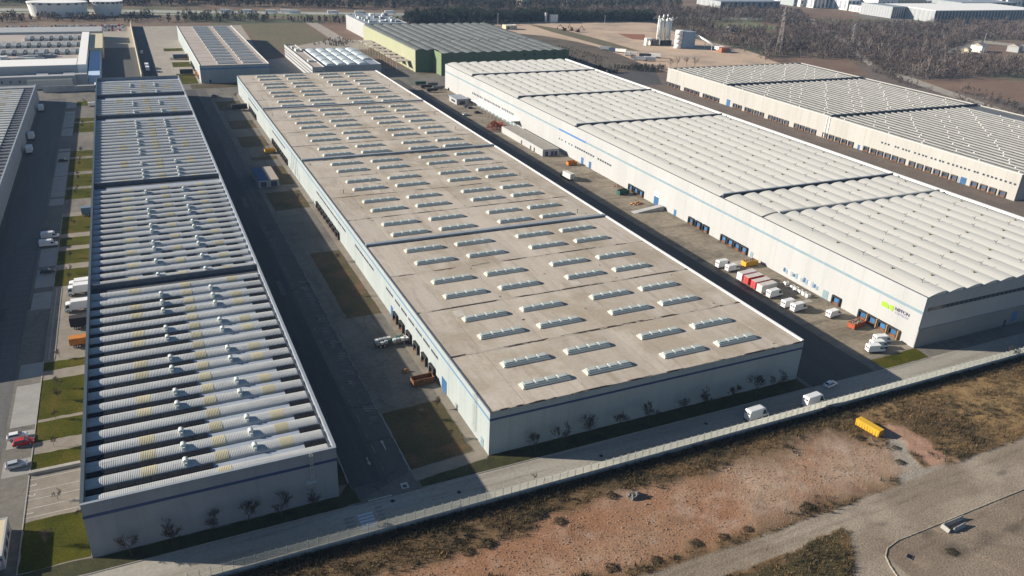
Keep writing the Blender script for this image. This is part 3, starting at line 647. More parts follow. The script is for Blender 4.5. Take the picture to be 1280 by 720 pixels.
for si, (ya, yb) in enumerate(dse):
    nx = 24 if si else 22
    me = cached('roof_shell_%.1f' % (yb-ya), dshell(yb-ya), M_shellD)
    for t in range(nx):
        x = 2.4 + t*PD
        link('roof_shell', me, D, (x, ya-DY0, 12.6))
        nd = int((yb-ya)/11)
        dm = cached('roof_infill_%.1f' % (yb-ya), lambda: _infill(yb-ya, nd), M_shellD) if False else None
        for q in range(nd):
            y = ya + 3 + q*11 + (t % 2)*4.0
            if y+6 > yb: continue
            if (t*2+q) % 5 in (0, 2): link('roof_vent', dv2, D, (x+1.2, y+random.uniform(0, 2.5)-DY0, 12.95), 0, (.62,.62,.6))
    b = MB()
    for q in range(int((yb-ya)/11)):       # pale infill sheets between the dark rooflights
        y = ya + 8 + q*11
        for t in range(nx):
            x = 2.4 + t*PD + 2.35; yy = y + random.choice((0, 2, 4, 5)) - 3
            if yy+6.5 < yb: b.box(x, x+PD-2.4, yy-DY0, yy+random.uniform(3.5, 6.5)-DY0, 12.6, 12.68)
    tag(b.obj('roof_sheet', mat('sheet_grey', (.17,.168,.156), (.225,.22,.205), .2, fine=.1), D), kind='stuff')
for i in (1, 2):
    MB().box(2.0, WD-1, dse[i][0]-2.6-DY0, dse[i][0]-.4-DY0, 12.6, 12.64).obj('roof_trench', M_trench, D)
    MB().box(2.0, WD-1, dse[i][0]-1.9-DY0, dse[i][0]-1.3-DY0, 12.64, 14.0).obj('fire_wall', M_copd, D)
MB().box(118, WD-.4, .4, 96-DY0+226, 12.6, 12.66).obj('flat_roof', M_coping, D) if False else None
for y in (318.5,313.1,308.2,303.1,298,293, 286.5,281.3,276.1,270.8,265.6,260.3, 248.6,243.4,238.3,233.1, 517-.8,512,507.2,502.3, 492.7,487.9,483.1,478.4, 469.7,464.8,459.9,455, 435.5,430.4, 423,418.2,413,407.8, 399.3,394.3,389.3,384.2, 375.2,370.2,365.2,360.1, 350.6,345.4,340.2,335.1,330):
    add_dock(D, 0, y-DY0, M_ddoor, mat('dock_brown', (.10,.085,.07), fine=.15))
add_door(D, 0, 254.9-DY0, 3.4, 3.4); add_door(D, 0, 252-DY0+6, 1.4, 2.6, M_lblue); add_door(D, 0, 443-DY0, 3.8, 4.4); add_door(D, 0, 324-DY0, 1.6, 2.6)
for y in (308.8,306.4,304.2,299.5,297.7,294.4,292.3,290.4,286.5,283.8,281.3,279.4,275.9,273.5,270.7,268.8,265.6,262.8,260.5,258.1,255.8,253.5,250.3,248.6,245.3,242.9,240.7,238.5,235.9,233.4,230.9,228.5): add_window(D, 0, y-DY0, 7.9, 1.3, 1.1)
MB().box(-.4, 0, 351.2-DY0, 351.6-DY0, 0, 13.2).obj('downpipe', M_copw, D); MB().box(-.4, 0, 349.0-DY0, 349.4-DY0, 0, 13.2).obj('downpipe', M_copw, D)

# ------------------------------------------------------------------ WAREHOUSE E (far left)
EX1, EY0, EY1, EH = -53.8, 224.0, 566.0, 9.8
Eb = thing('warehouse', 'grey vaulted warehouse across the parking street from the ribbed-roof warehouse', 'warehouse', (EX1-48, EY0, 0))
walls(Eb, 0, 0, 0, 48, 0, EY1-EY0, EH, M_greyw, t=.4)
MB().box(47.5, 48.1, -.05, EY1-EY0+.05, EH, EH+.15).obj('coping', M_coping, Eb)
MB().box(.4, 47.6, .4, EY1-EY0-.4, 8.0, 8.3).obj('roof_deck', M_trench, Eb)
me = cached('vault_e', lambda: MB().prism(arc(3.7, .9, 8), 0, 40.5, 'x', True), M_shell)
me2 = cached('vault_e2', lambda: MB().prism(arc(2.4, .6, 8), 0, 5.0, 'x', True), mat('vault_dim', (.13,.145,.17), (.17,.18,.205), .3, fine=.1))
for k in range(62):
    y = 4 + k*5.55
    if y > EY1-EY0-8: break
    link('roof_vault', me, Eb, (1.5, y, 8.3)); link('roof_vault', me2, Eb, (42.3, y, 8.3)); 
    if k % 3 == 1: link('rooflight', cached('rooflight_e', lambda: MB().prism(arc(3.75, .93, 8), 0, 3, 'x', True), M_yel), Eb, (33, y, 8.3))
MB().box(.4, 47.5, EY1-EY0-7, EY1-EY0-.4, 8.3, 9.5).obj('roof_slab', M_vault_far, Eb)

# ------------------------------------------------------------------ F: tan roofed hall behind
def hall(name, label, x0, x1, y0, y1, h, wm, rm, cat='building', par=.25):
    r = thing(name, label, cat, (x0, y0, 0)); walls(r, x0, y0, x0, x1, y0, y1, h, wm)
    MB().box(.36, x1-x0-.36, .36, y1-y0-.36, h-.5, h-par).obj('roof', rm, r); return r
Fb = hall('warehouse', 'tan-roofed hall with two columns of skylights and white walls beyond the lawn', 43.8, 90.8, 599.6, 808, 12.25, M_wallB, M_roofF, 'warehouse')
MB().box(-.06, 47.06, -.06, 0, 9.4, 10.3).obj('stripe', M_blue, Fb)
MB().box(-.1, .4, -.03, 208.4, 12.25, 12.4).obj('coping', M_copw, Fb); MB().box(46.6, 47.1, -.03, 208.4, 12.25, 12.4).obj('coping', M_copw, Fb)
def fsky():
    b = MB(); b.box(-6.3, 6.3, -1.3, 1.3, 0, .5); return b
for k in range(14):
    for off in (0, 5.6):
        for x in (62.6, 79.7):
            s_ = link('skylight', cached('skylight_low', fsky, M_curb), Fb, (x-43.8, 7 + k*14.4 + off, 12.0)); link('glazing', cached('skylight_glass', lambda: MB().prism(arc(2.4,.3,6,.5), -6.1, 6.1, 'x', True), mat('glass_bluegrey', (.30,.34,.37), (.36,.40,.42), .4, rough=.3)), s_)
for k in range(1, 12): MB().box(.4, 46.4, k*17.3, k*17.3+.35, 12.0, 12.06).obj('roof_seam', M_seamx, Fb)
for y in (18, 24, 30, 36, 100, 106, 112): add_dock(Fb, 0, y, M_orange, M_orange)
for y in (50, 58, 66, 74): add_dock(Fb, 0, y, M_glaz, M_dgrey)
MB().box(5.3, 6.6, -.08, 0, .1, 2.3).obj('door', M_navy, Fb)

# ------------------------------------------------------------------ G: small dome-lit building
Gb = thing('office_building', 'low white building with grid of square dome skylights and louvred side', 'building', (120, 598, 0))
walls(Gb, 0, 0, 9.5, 55, 6, 86, 8.6, M_greyw); walls(Gb, 0, 0, 0, 9, -6, 104, 10, M_wallC)
MB().box(9.9, 54.6, 6.4, 85.6, 7.8, 8.2).obj('roof', M_coping, Gb); MB().box(.4, 8.6, -5.6, 103.6, 8.8, 9.2).obj('roof', M_roofF, Gb)
for i in range(5):
    for j in range(4):
        if i == 4 and j == 0: continue
        x, y = 13.5+i*8.3, 9+j*19.2
        dm = link('skylight', cached('dome_curb', lambda: MB().box(0, 7.3, 0, 17.5, 0, .5), M_copw), Gb, (x, y, 8.2))
        link('dome', cached('dome', lambda: MB().prism([(p+3.65, q) for p, q in arc(6.6, .8, 8, .5)], .5, 17, 'y', True), mat('dome_pale', (.42,.48,.50), (.50,.55,.56), .3, rough=.35)), dm)
for z in (2.2, 4.6, 7.0): MB().box(-.15, 0, -5.5, 103.5, z, z+.7).obj('louvre', M_glaz, Gb)
MB().box(2, 7, -6.07, -6.0, 4.2, 7.0).obj('window', M_win, Gb)
MB().box(2.5, 6.5, 20, 24, 9.2, 10.6).box(3, 6, 70, 76, 9.2, 11.2).box(2.5, 5, 85, 88, 9.2, 11).obj('rooftop_unit', M_vent, Gb)

# ------------------------------------------------------------------ H: green hall with grey vaulted roof
Hb = thing('factory_hall', 'big green-walled factory hall with dark grey rippled roof behind white warehouse', 'factory', (205, 593, 0))
MB().box(0, .4, 18.5, 172, 0, 16.8).obj('wall', M_green_lit, Hb)
MB().box(.4, 15, 18.5, 18.9, 0, 17.0).obj('wall', M_greenw, Hb)
MB().box(15, 15.4, .4, 18.5, 0, 17.0).obj('wall', mat('wall_midgreen_lit', (.16,.21,.11), fine=.06), Hb)  # west face of the step, sunlight put into its lighter green
MB().box(15, 128, 0, .4, 0, 17.0).obj('wall', M_greenw, Hb)
MB().box(127.6, 128, .4, 172, 0, 16.8).obj('wall', M_greenw, Hb)
MB().box(.4, 127.6, 171.6, 172, 0, 16.8).obj('wall', M_greenw, Hb)
MB().box(.4, 127.6, 19, 171.5, 15.6, 16.0).box(15.4, 127.6, .5, 19, 15.6, 15.98).obj('roof_deck', M_roofH, Hb)
mh = cached('roof_vault_h', lambda: MB().prism(arc(9.0, 1.7, 8), 0, 107, 'y', True), M_roofH); mh2 = cached('roof_vault_h2', lambda: MB().prism(arc(9.0, 1.7, 8), 0, 46, 'y', True), M_roofH); mh3 = cached('roof_vault_h3', lambda: MB().prism(arc(9.0, 1.7, 8), 0, 17.5, 'y', True), M_roofH)
for i in range(14):
    x = 4.9 + i*9.1
    link('roof_vault', mh, Hb, (x, 65, 16.0)); link('roof_vault', mh2, Hb, (x, 17.5 if i else 19, 16.0))
    if i > 1: link('roof_vault', mh3, Hb, (x, .5, 15.9))
    if i > 1: MB().box(x-1.1, x+1.1, -.06, 0, 13.2, 15.2).obj('window', M_win, Hb)
for i in range(7):
    y = 30 + i*17
    MB().box(-12, -.02, y, y+11, 6.6, 7.0).box(-11.8, -11.4, y+.3, y+.7, 0, 6.6).box(-11.8, -11.4, y+10.3, y+10.7, 0, 6.6).obj('awning', M_roofF, Hb)
Wb = hall('office_building', 'white flat-roofed annex with rooftop machines behind the green hall', 214, 258, 792, 866, 14.5, M_greyw, M_coping)
for i in range(26):
    x, y = random.uniform(3, 38), random.uniform(4, 66); MB().box(x, x+random.uniform(2,5), y, y+random.uniform(2,6), 14.25, 14.25+random.uniform(1,3)).obj('rooftop_unit', random.choice((M_vent, M_copw, M_frame)), Wb)

# ------------------------------------------------------------------ I: factory complex, J: round white building
Ib = thing('factory', 'white low factory with rows of sloping rooflights and pale blue roof lane', 'factory', (-140, 600, 0))
def IB(x0, x1, y0, y1, z0, z1, name, m): MB().box(x0+140, x1+140, y0-600, y1-600, z0, z1).obj(name, m, Ib)
IB(-140, -34, 606, 611, 0, 7.5, 'wall', M_wallC); IB(-34, -27, 609, 614, 0, 7.5, 'wall', M_wallC)
IB(-140, -33, 611.2, 632, 0, 4.2, 'roof', M_greyw)
IB(-140, -33, 632.2, 660, 0, 9.6, 'front_hall', M_wallC); IB(-139.5, -33.5, 632.7, 659.5, 9.6, 9.9, 'roof', M_copw)
IB(-140, -33, 660.2, 800, 0, 7.6, 'main_hall', M_greyw); IB(-139, -34, 661, 799, 7.6, 7.9, 'roof', M_roofF)
IB(-33, -27.5, 633, 796, 0, 9.9, 'side_wall', M_copw)
IB(-26.5, -19.5, 612, 716, 0, 6.0, 'lane_roof', M_lbl)
IB(-27, -17.5, 718, 800, 0, 8.0, 'annex', M_beige)
IB(-140, -18, 806, 838, 0, 9.0, 'rear_hall', M_greyw)
shd = cached('shed_rooflight', lambda: MB().prism([(0,0),(4.2,0),(3.8,1.6),(.3,2.4)], 0, 20, 'y'), M_shell)
shd2 = cached('shed_glass', lambda: MB().prism([(0,0),(1.6,0),(1.5,1.5),(.1,1.5)], 0, 19, 'y'), M_glaz)
for r_ in range(3):
    for i in range(15):
        x = -136 + i*6.9; y = 690 + r_*36
        if r_ == 2 and i < 9: continue
        link('rooflight', shd, Ib, (x+140, y-600, 7.9)); link('rooflight', shd2, Ib, (x+4.3+140, y-600, 7.9))
for i in range(20):
    x, y = random.uniform(-110, -50), random.uniform(664, 684); a = random.uniform(2.5, 9); b_ = random.uniform(2, 4)
    MB().box(x+140, x+a+140, y-600, y+b_-600, 7.9, 7.9+random.uniform(1, 3.5)).obj('rooftop_unit', random.choice((M_vent, M_copw, M_frame, M_greyw)), Ib)
for i in range(16): IB(-112+i*5.0, -111+i*5.0, 605.93, 606, 3.6, 5.2, 'window', M_win)
for i in range(4): IB(-66+i*8, -59+i*8, 617, 629, 4.2, 4.9+.6*(i % 2), 'rooftop_unit', M_frame)
for i in range(6): IB(-62, -36, 600+i*.9, 600.25+i*.9, .5+i*.0, 6.0, 'pipe_rack', M_galv) if i in (0, 4) else None
def round_building(name, label, cx, cy, rx, ry, h, flare=0):
    r = thing(name, label, 'building', (cx, cy, 0)); b = MB(); n = 40
    for z0, z1, f0, f1 in ((0, h*.8, 1-flare, 1.0), (h*.8, h, 1.0, 1.03)):
        for i in range(n):
            a0, a1 = 2*math.pi*i/n, 2*math.pi*(i+1)/n
            b.quad((rx*f0*math.cos(a0), ry*f0*math.sin(a0), z0), (rx*f0*math.cos(a1), ry*f0*math.sin(a1), z0), (rx*f1*math.cos(a1), ry*f1*math.sin(a1), z1), (rx*f1*math.cos(a0), ry*f1*math.sin(a0), z1), smooth=True)
    b.obj('wall', M_copw, r)
    MB().prism([(rx*1.02*math.cos(2*math.pi*i/n), ry*1.02*math.sin(2*math.pi*i/n)) for i in range(n)], h-.4, h+.3, 'z').obj('roof', M_copw, r)
    for i in range(0, n, 2):
        a = 2*math.pi*(i+.5)/n; x, y = rx*1.002*math.cos(a), ry*1.002*math.sin(a)
        link('window', cached('window_block', lambda: MB().box(-1.6, 1.6, -.35, .35, 0, 1.6), M_win), r, (x, y, h*.86), math.atan2(rx*math.sin(a), ry*math.cos(a))+math.pi/2)
    return r
round_building('round_building', 'long rounded white building with window ring near the highway', -60, 1000, 28, 16, 14, .06)
round_building('round_building', 'flaring round white building beside the longer rounded one', -13, 1004, 16, 14, 14.5, .25)

# ------------------------------------------------------------------ boundary fence
FX0, FX1, FY = -100.0, 340.0, 122.3
Fn = thing('boundary_fence', 'long steel grating fence on a low concrete wall beside the perimeter road', 'fence', (FX0, FY, 0))
def panel():
    b = MB()
    for i in range(24): b.box(.04+i*.082, .048+i*.082, -.03, .03, 0, 1.95)
    for z in (0, .65, 1.3, 1.92): b.box(.03, 1.97, -.012, .012, z, z+.035)
    return b
pm = cached('fence_panel', panel, M_galv); pom = cached('fence_post', lambda: MB().box(-.035, .035, -.05, .05, 0, 2.3), M_galv); wm_ = cached('base_wall', lambda: MB().box(0, 9.96, -.14, .14, 0, 1.0), M_conc); cap = cached('wall_cap', lambda: MB().box(0, 9.98, -.17, .17, 1.0, 1.07), M_kerb)
for i in range(44):
    k = link('base_wall', wm_, Fn, (i*10, 0, -.02)); link('wall_cap', cap, k, (0, 0, 0))
xs = [2*i for i in range(220) if -30 < FX0+2*i < 300]
for x in xs:
    link('fence_panel', pm, Fn, (x, 0, 1.08)); link('fence_post', pom, Fn, (x, 0, 1.04))
pmj = MB()
for i in range(220):
    x = 2*i
    if x in xs: continue
    for z in (0, .9, 1.9): pmj.box(x, x+1.98, -.012, .012, 1.08+z, 1.12+z)
    for q in range(8): pmj.box(x+q*.25, x+q*.25+.012, -.03, .03, 1.08, 3.0)
tag(pmj.obj('fence_panel', M_galv, Fn), kind='stuff')
# ------------------------------------------------------------------ vehicles (forward = +x)
def wheel_me(r, w_): return cached('tyre_%.2f' % r, lambda: MB().tube((0,-w_/2,0),(0,w_/2,0), r, n=14), M_tyre)
def rim_me(r, w_): return cached('rim_%.2f' % r, lambda: MB().tube((0,-w_/2-.015,0),(0,w_/2+.015,0), r*.58, n=10), M_silver)
def add_wheels(root, xs, hw_, r=.33, w_=.22):
    for x in xs:
        for s in (-1, 1):
            k = link('wheel', wheel_me(r, w_), root, (x, s*hw_, r)); link('rim', rim_me(r, w_), k)
def car(label, x, y, deg, paint, group=None, suv=0):
    r = thing('parked_car', label, 'car', (x, y, .03), math.radians(deg), group); hh = .12*suv
    def body():
        b = MB(); pr = [(-2.12,.28),(-2.17,.72),(-2.0,.98+hh),(.9,.98+hh),(1.85,.84+hh),(2.13,.66),(2.15,.28)]
        b.prism(pr[::-1], -.80, .80, 'y'); 
        for s in (-1, 1): b.prism([(p*.985, .3+(q-.3)*.92) for p, q in pr][::-1], *( (-.89,-.80) if s < 0 else (.80,.89)), 'y')
        b.frustum((-1.95,.95,-.80,.80), (-1.5,.25,-.62,.62), .97+hh, 1.50+hh); return b
    link('body', cached('car_body_%d' % suv, body, paint), r)
    def q(pts): return lambda: MB().quad(*pts)
    z0, z1 = 1.0+hh, 1.46+hh
    link('windscreen', cached('windscreen_%d' % suv, q([(.94,-.72,z0+.02),(.94,.72,z0+.02),(.34,.58,z1),(.34,-.58,z1)]), M_win), r, (.03,0,.02))
    link('rear_window', cached('rear_window_%d' % suv, q([(-1.93,.7,z0+.03),(-1.93,-.7,z0+.03),(-1.55,-.56,z1),(-1.55,.56,z1)]), M_win), r, (-.03,0,.02))
    for s in (-1, 1):
        pts = [(-1.75,s*.795,z0+.02),(.75,s*.795,z0+.02),(.2,s*.64,z1),(-1.45,s*.64,z1)]
        link('side_window', cached('side_window_%d_%d' % (suv, s), q(pts if s < 0 else pts[::-1]), M_win), r, (0, s*.03, .01))
        link('headlight', cached('headlight', lambda: MB().box(-.04,.04,-.16,.16,-.07,.07), M_lamp), r, (2.12, s*.6, .68)); link('tail_light', cached('tail_light', lambda: MB().box(-.04,.04,-.14,.14,-.1,.1), M_red), r, (-2.13, s*.62, .74))
    add_wheels(r, (-1.3, 1.35), .80)
    return r
def van(label, x, y, deg, paint=M_white, group=None, L=5.8, H=2.55):
    r = thing('delivery_van', label, 'van', (x, y, .03), math.radians(deg), group); k = L/5.8
    pr = [(-2.9*k,.35),(-2.92*k,H-.3),(-2.78*k,H),(1.1*k,H),(1.6*k,H-.22),(2.2*k,1.4),(2.8*k,1.12),(2.92*k,.75),(2.9*k,.35)]
    def body():
        b = MB(); b.prism(pr[::-1], -.92, .92, 'y')
        for a, c in ((-1.0,-.92),(.92,1.0)): b.prism([(p*.99, .38+(q-.38)*.955) for p, q in pr][::-1], a, c, 'y')
        return b
    link('body', cached('van_body_%.1f_%.1f' % (L, H), body, paint), r)
    link('windscreen', cached('van_windscreen_%.1f_%.1f' % (L, H), lambda: MB().quad((2.2*k,-.86,1.43),(2.2*k,.86,1.43),(1.66*k,.8,H-.28),(1.66*k,-.8,H-.28)), M_win), r, (.035,0,.02))
    for s in (-1, 1):
        pts = [(.9*k,s*1.012,1.35),(2.0*k,s*1.012,1.35),(1.55*k,s*1.012,H-.55),(.9*k,s*1.012,H-.55)]
        link('side_window', cached('van_side_%.1f_%d' % (L, s), (lambda: MB().quad(*(pts if s < 0 else pts[::-1]))), M_win), r)
        link('headlight', cached('headlight', lambda: MB().box(-.04,.04,-.16,.16,-.07,.07), M_lamp), r, (2.88*k, s*.72, .95))
        link('mirror', cached('van_mirror', lambda: MB().box(-.06,.06,-.1,.1,-.14,.14), M_dgrey), r, (1.95*k, s*1.1, 1.5))
        link('rear_window', cached('van_rear_window', lambda: MB().box(-.02, .0, -.33, .33, -.24, .24), M_win), r, (-2.925*k, s*.46, H-.78))
        link('tail_light', cached('van_tail_light', lambda: MB().box(-.03, .0, -.07, .07, -.22, .22), M_red), r, (-2.92*k, s*.86, 1.05))
        link('sill_trim', cached('van_sill_%.1f' % L, lambda: MB().box(-2.7*k, 2.7*k, -.012, .012, .36, .55), M_dgrey), r, (0, s*1.005, 0))
    link('rear_bumper', cached('van_rear_bumper', lambda: MB().box(-.1, 0, -.95, .95, .32, .56), M_dgrey), r, (-2.9*k, 0, 0))
    link('door_seam', cached('van_seam_%.1f' % H, lambda: MB().box(-.012, 0, -.02, .02, .6, H-.35), M_pipe), r, (-2.922*k, 0, 0))
    link('roof_rib', cached('van_ribs_%.1f_%.1f' % (L, H), lambda: MB().box(-2.3*k, .7*k, -.6, -.5, H, H+.03).box(-2.3*k, .7*k, -.05, .05, H, H+.03).box(-2.3*k, .7*k, .5, .6, H, H+.03), paint), r)
    link('bumper', cached('van_bumper', lambda: MB().box(-.08,.08,-.96,.96,.3,.62), M_dgrey), r, (2.9*k, 0, 0))
    add_wheels(r, (-1.75*k, 1.85*k), .88, .36)
    return r
def truck(label, x, y, deg, boxm=M_white, cabm=M_white, group=None, L=8.0, name='box_truck'):
    r = thing(name, label, 'truck', (x, y, .03), math.radians(deg), group); b0, b1 = -L/2, L/2-2.1
    def bx():
        b = MB(); b.box(b0, b1, -1.25, 1.25, 1.0, 3.55)
        for z in (1.0, 3.47): b.box(b0-.02, b1+.02, -1.28, 1.28, z, z+.1)
        for xx in (b0, b1-.06): 
            for yy in (-1.28, 1.2): b.box(xx-.02, xx+.1, yy, yy+.08, 1.1, 3.47)
        return b
    link('cargo_box', cached('cargo_box_%.1f' % L, bx, boxm), r)
    def cab():
        return MB().prism([(0,.5),(0,2.9),(.3,3.0),(1.35,2.85),(1.9,1.6),(2.0,1.3),(2.0,.5)][::-1], -1.15, 1.15, 'y')
    c = link('cab', cached('truck_cab', cab, cabm), r, (b1+.1, 0, 0))
    link('windscreen', cached('truck_screen', lambda: MB().quad((1.86,-1.02,1.72),(1.86,1.02,1.72),(1.42,.98,2.72),(1.42,-.98,2.72)), M_win), c, (.035, 0, .02))
    for s in (-1, 1):
        pts = [(.45,s*1.16,1.65),(1.65,s*1.16,1.65),(1.25,s*1.16,2.6),(.45,s*1.16,2.6)]
        link('side_window', cached('truck_side_%d' % s, (lambda: MB().quad(*(pts if s < 0 else pts[::-1]))), M_win), c)
        link('headlight', cached('headlight', lambda: MB().box(-.04,.04,-.16,.16,-.07,.07), M_lamp), c, (2.0, s*.85, .8))
    link('chassis', cached('chassis_%.1f' % L, lambda: MB().box(b0+.1, b1+1.5, -.5, .5, .55, 1.0), M_dgrey), r)
    add_wheels(r, (b0+1.0, b0+2.2, b1+1.1), 1.05, .48, .3)
    return r
def trailer(label, x, y, deg, m, group=None, L=9.0, H=2.7, cat='trailer', name='box_trailer'):
    r = thing(name, label, cat, (x, y, .03), math.radians(deg), group)
    def bx():
        b = MB(); b.box(-L/2, L/2, -1.24, 1.24, 1.05, 1.05+H)
        for i in range(int(L/.75)): xx = -L/2+.15+i*.75; b.box(xx, xx+.07, -1.28, -1.24, 1.1, 1+H); b.box(xx, xx+.07, 1.24, 1.28, 1.1, 1+H)
        return b
    link('cargo_box', cached('trailer_box_%.1f_%.1f' % (L, H), bx, m), r)
    link('rear_door', cached('trailer_door_%.1f' % H, lambda: MB().box(-.05,0,-1.18,-.03,1.12,.95+H).box(-.05,0,.03,1.18,1.12,.95+H), m), r, (-L/2, 0, 0))
    link('chassis', cached('trailer_chassis_%.1f' % L, lambda: MB().box(-L/2+.2, L/2-.2, -.45, .45, .6, 1.05), M_dgrey), r)
    for s in (-1, 1): link('landing_leg', cached('landing_leg', lambda: MB().box(-.06,.06,-.06,.06,0,.62), M_dgrey), r, (L/2-1.6, s*.4, 0))
    add_wheels(r, (-L/2+1.2, -L/2+2.4), 1.0, .48, .3)
    return r
def swap_body(label, x, y, deg, m, group=None, L=7.2):
    r = thing('swap_body', label, 'container', (x, y, .03), math.radians(deg), group)
    def bx():
        b = MB(); b.box(-L/2, L/2, -1.24, 1.24, .95, 3.6)
        for i in range(9): xx = -L/2+.2+i*.83; b.box(xx, xx+.09, -1.28, -1.24, 1.0, 3.5); b.box(xx, xx+.09, 1.24, 1.28, 1.0, 3.5)
        return b
    link('cargo_box', cached('swap_box', bx, m), r)
    link('roof', cached('swap_roof', lambda: MB().box(-L/2+.04, L/2-.04, -1.2, 1.2, 3.6, 3.66), mat('tarp_grey', (.48,.45,.42), (.55,.52,.48), .8)), r)
    link('door', cached('swap_door', lambda: MB().box(-.05,0,-1.18,-.03,1.05,3.5).box(-.05,0,.03,1.18,1.05,3.5), m), r, (-L/2, 0, 0))
    link('lock_bar', cached('swap_bars', lambda: MB().box(-.09,-.05,-.75,-.7,1.0,3.5).box(-.09,-.05,-.3,-.25,1.0,3.5).box(-.09,-.05,.25,.3,1.0,3.5).box(-.09,-.05,.7,.75,1.0,3.5), M_galv), r, (-L/2, 0, 0))
    for sx in (-1, 1):
        for s in (-1, 1): link('leg', cached('swap_leg', lambda: MB().box(-.07,.07,-.07,.07,0,.95), M_dgrey), r, (sx*(L/2-1.2), s*1.05, 0))
    return r
def skip(label, x, y, deg, m, group=None, L=6.0, H=2.0, load=None, name='roll_off_skip'):
    r = thing(name, label, 'skip', (x, y, .03), math.radians(deg), group)
    def bd():
        b = MB(); b.box(-L/2, L/2, -1.2, 1.2, .18, .3)
        b.box(-L/2, L/2, -1.2, -1.12, .3, H).box(-L/2, L/2, 1.12, 1.2, .3, H).box(-L/2, -L/2+.08, -1.12, 1.12, .3, H).box(L/2-.08, L/2, -1.12, 1.12, .3, H*.95)
        return b
    link('tub', cached('skip_tub_%.1f_%.1f' % (L, H), bd, m), r)
    def rb():
        b = MB(); n = int(L/.9)
        for i in range(n+1):
            xx = -L/2 + (L-.1)*i/n
            b.box(xx, xx+.1, -1.29, -1.2, .2, H-.08); b.box(xx, xx+.1, 1.2, 1.29, .2, H-.08)
        b.box(-L/2-.03, L/2+.03, -1.29, -1.1, H-.06, H+.06).box(-L/2-.03, L/2+.03, 1.1, 1.29, H-.06, H+.06).box(-L/2-.06, -L/2, -1.1, 1.1, H-.06, H+.05)
        return b
    link('rib_frame', cached('skip_ribs_%.1f_%.1f' % (L, H), rb, m), r)
    for s in (-1, 1): link('runner', cached('skip_runner_%.1f' % L, lambda: MB().box(-L/2+.2, L/2+.3, -.08, .08, 0, .18), M_dgrey), r, (0, s*.5, 0))
    if load is not None:
        b = MB(); rr = random.Random(3)
        for i in range(70):
            cx, cy = rr.uniform(-L/2+.5, L/2-.5), rr.uniform(-.9, .9); s = rr.uniform(.15, .45); z = H-.5 + .6*(1-(cx/(L/2))**2)*rr.random()
            b.frustum((cx-s,cx+s,cy-s*.7,cy+s*.7), (cx-s*.5,cx+s*.8,cy-s*.5,cy+s*.3), z-.3, z+s*.8)
        b.obj('load', load, r)
    return r
car('silver hatchback parked on its own pale concrete pad beside the lawn', -35.6, 172.8, 5, M_silver)
car('bright red car parked close beside a white estate car', -34.9, 181.4, 4, M_red)
car('white car with dark windows parked beside the red car', -36.3, 184.3, 4, M_white, suv=1)
car('white estate car parked on the pad against the red one, half hidden', -35.6, 186.2, 3, M_white) if False else None
car('small white car driving along the shaded perimeter road', 164.6, 131.0, 8, M_white)
car('black estate car parked on a shaded pad beside the double kerb', -35.2, 284.0, 3, M_bcar)
car('dark car parked on the far shaded pads', -35.4, 422, 2, M_bcar)
car('dark car standing alone on the far lot beyond the access road', 47.5, 553, 10, M_bcar)
car('small silver car in the yard before the long canopy', 188.2, 462.8, 15, M_silver)
for i, (x, y) in enumerate(((197.5, 483.5), (198.3, 480.2), (197.6, 466.5))): car('dark car parked at the edge of the white canopy', x, y, 8, M_bcar if i != 1 else M_dblue, 'dark cars parked at the canopy')
van('white van parked half under the ribbed warehouse wall near the far lawn', -23.4, 542.5, 5)
van('white high-roof van parked on a shaded pad, with a twin beside it', -35.9, 317.6, -3, group='twin white vans on the pads'); van('white high-roof van parked on a shaded pad, with a twin beside it', -36.0, 309.2, -3, group='twin white vans on the pads')
truck('dark blue flatbed truck nosing out behind the ribbed-roof warehouse', -22.6, 339.6, 2, mat('paint_steelblue', (.10,.16,.24), fine=.06), M_white, L=6.6)
truck('white box truck parked tight beside another white box truck', -24.6, 262.9, 181, group='pair of white box trucks parked side by side'); truck('white box truck parked tight beside another white box truck', -24.4, 266.6, 181, group='pair of white box trucks parked side by side')
truck('white box truck parked next to the black trailer', -24.9, 250.6, 181)
trailer('black curtain-sided trailer parked beside white box truck', -22.9, 238.4, 0, mat('tarp_black', (.02,.022,.025), fine=.2), L=7.8)
trailer('orange trailer parked next to the black one', -22.8, 226.6, 0, M_orange, L=7.6, H=2.0)
for i, (x, y) in enumerate(((-50.9, 537), (-51.6, 470), (-50.7, 443))): truck('white truck standing at the foot of the grey vaulted warehouse', x, y, 90, group='white trucks along the grey warehouse')
# yard of the white warehouse
van('white box van with its back to the dark road, beside a smaller van', 189.9, 209.6, 2, L=6.4, H=3.0)
van('white van parked beside the taller box van near yellow skip', 190.9, 205.7, 3)
swap_body('white swap body container next to two red ones', 189.8, 196.7, 4, M_white)
swap_body('red swap body container standing next to the white one', 189.8, 193.2, 4, M_red, 'red swap bodies'); swap_body('red swap body container standing next to the pale grey one', 189.8, 189.4, 4, M_red, 'red swap bodies')
swap_body('pale grey swap body container between red one and white van', 189.7, 186.1, 4, mat('paint_palegrey', (.60,.57,.53), fine=.06))
van('white van at the end of the container row', 190.3, 182.6, 5, L=6.4, H=2.9)
van('white high van of a close pair facing the warehouse wall', 189.6, 174.6, 4, L=6.2, H=2.8)
van('low white box van in front of its twin facing the warehouse wall', 190.6, 171.2, 5, L=6.4, H=2.9)
van('white van standing alone near the single dock door', 198.6, 163.6, 6)
for (x, y), lb in zip(((192.6, 140.9), (195.8, 142.4), (199.6, 144.5)), ('white van of the slanted trio lying closest to the little corner lawn', 'white van in the middle of the slanted trio by the corner lawn', 'white van of the slanted trio closest to the row of dock doors')): van(lb, x, y, -14, group='three white vans by the corner lawn')
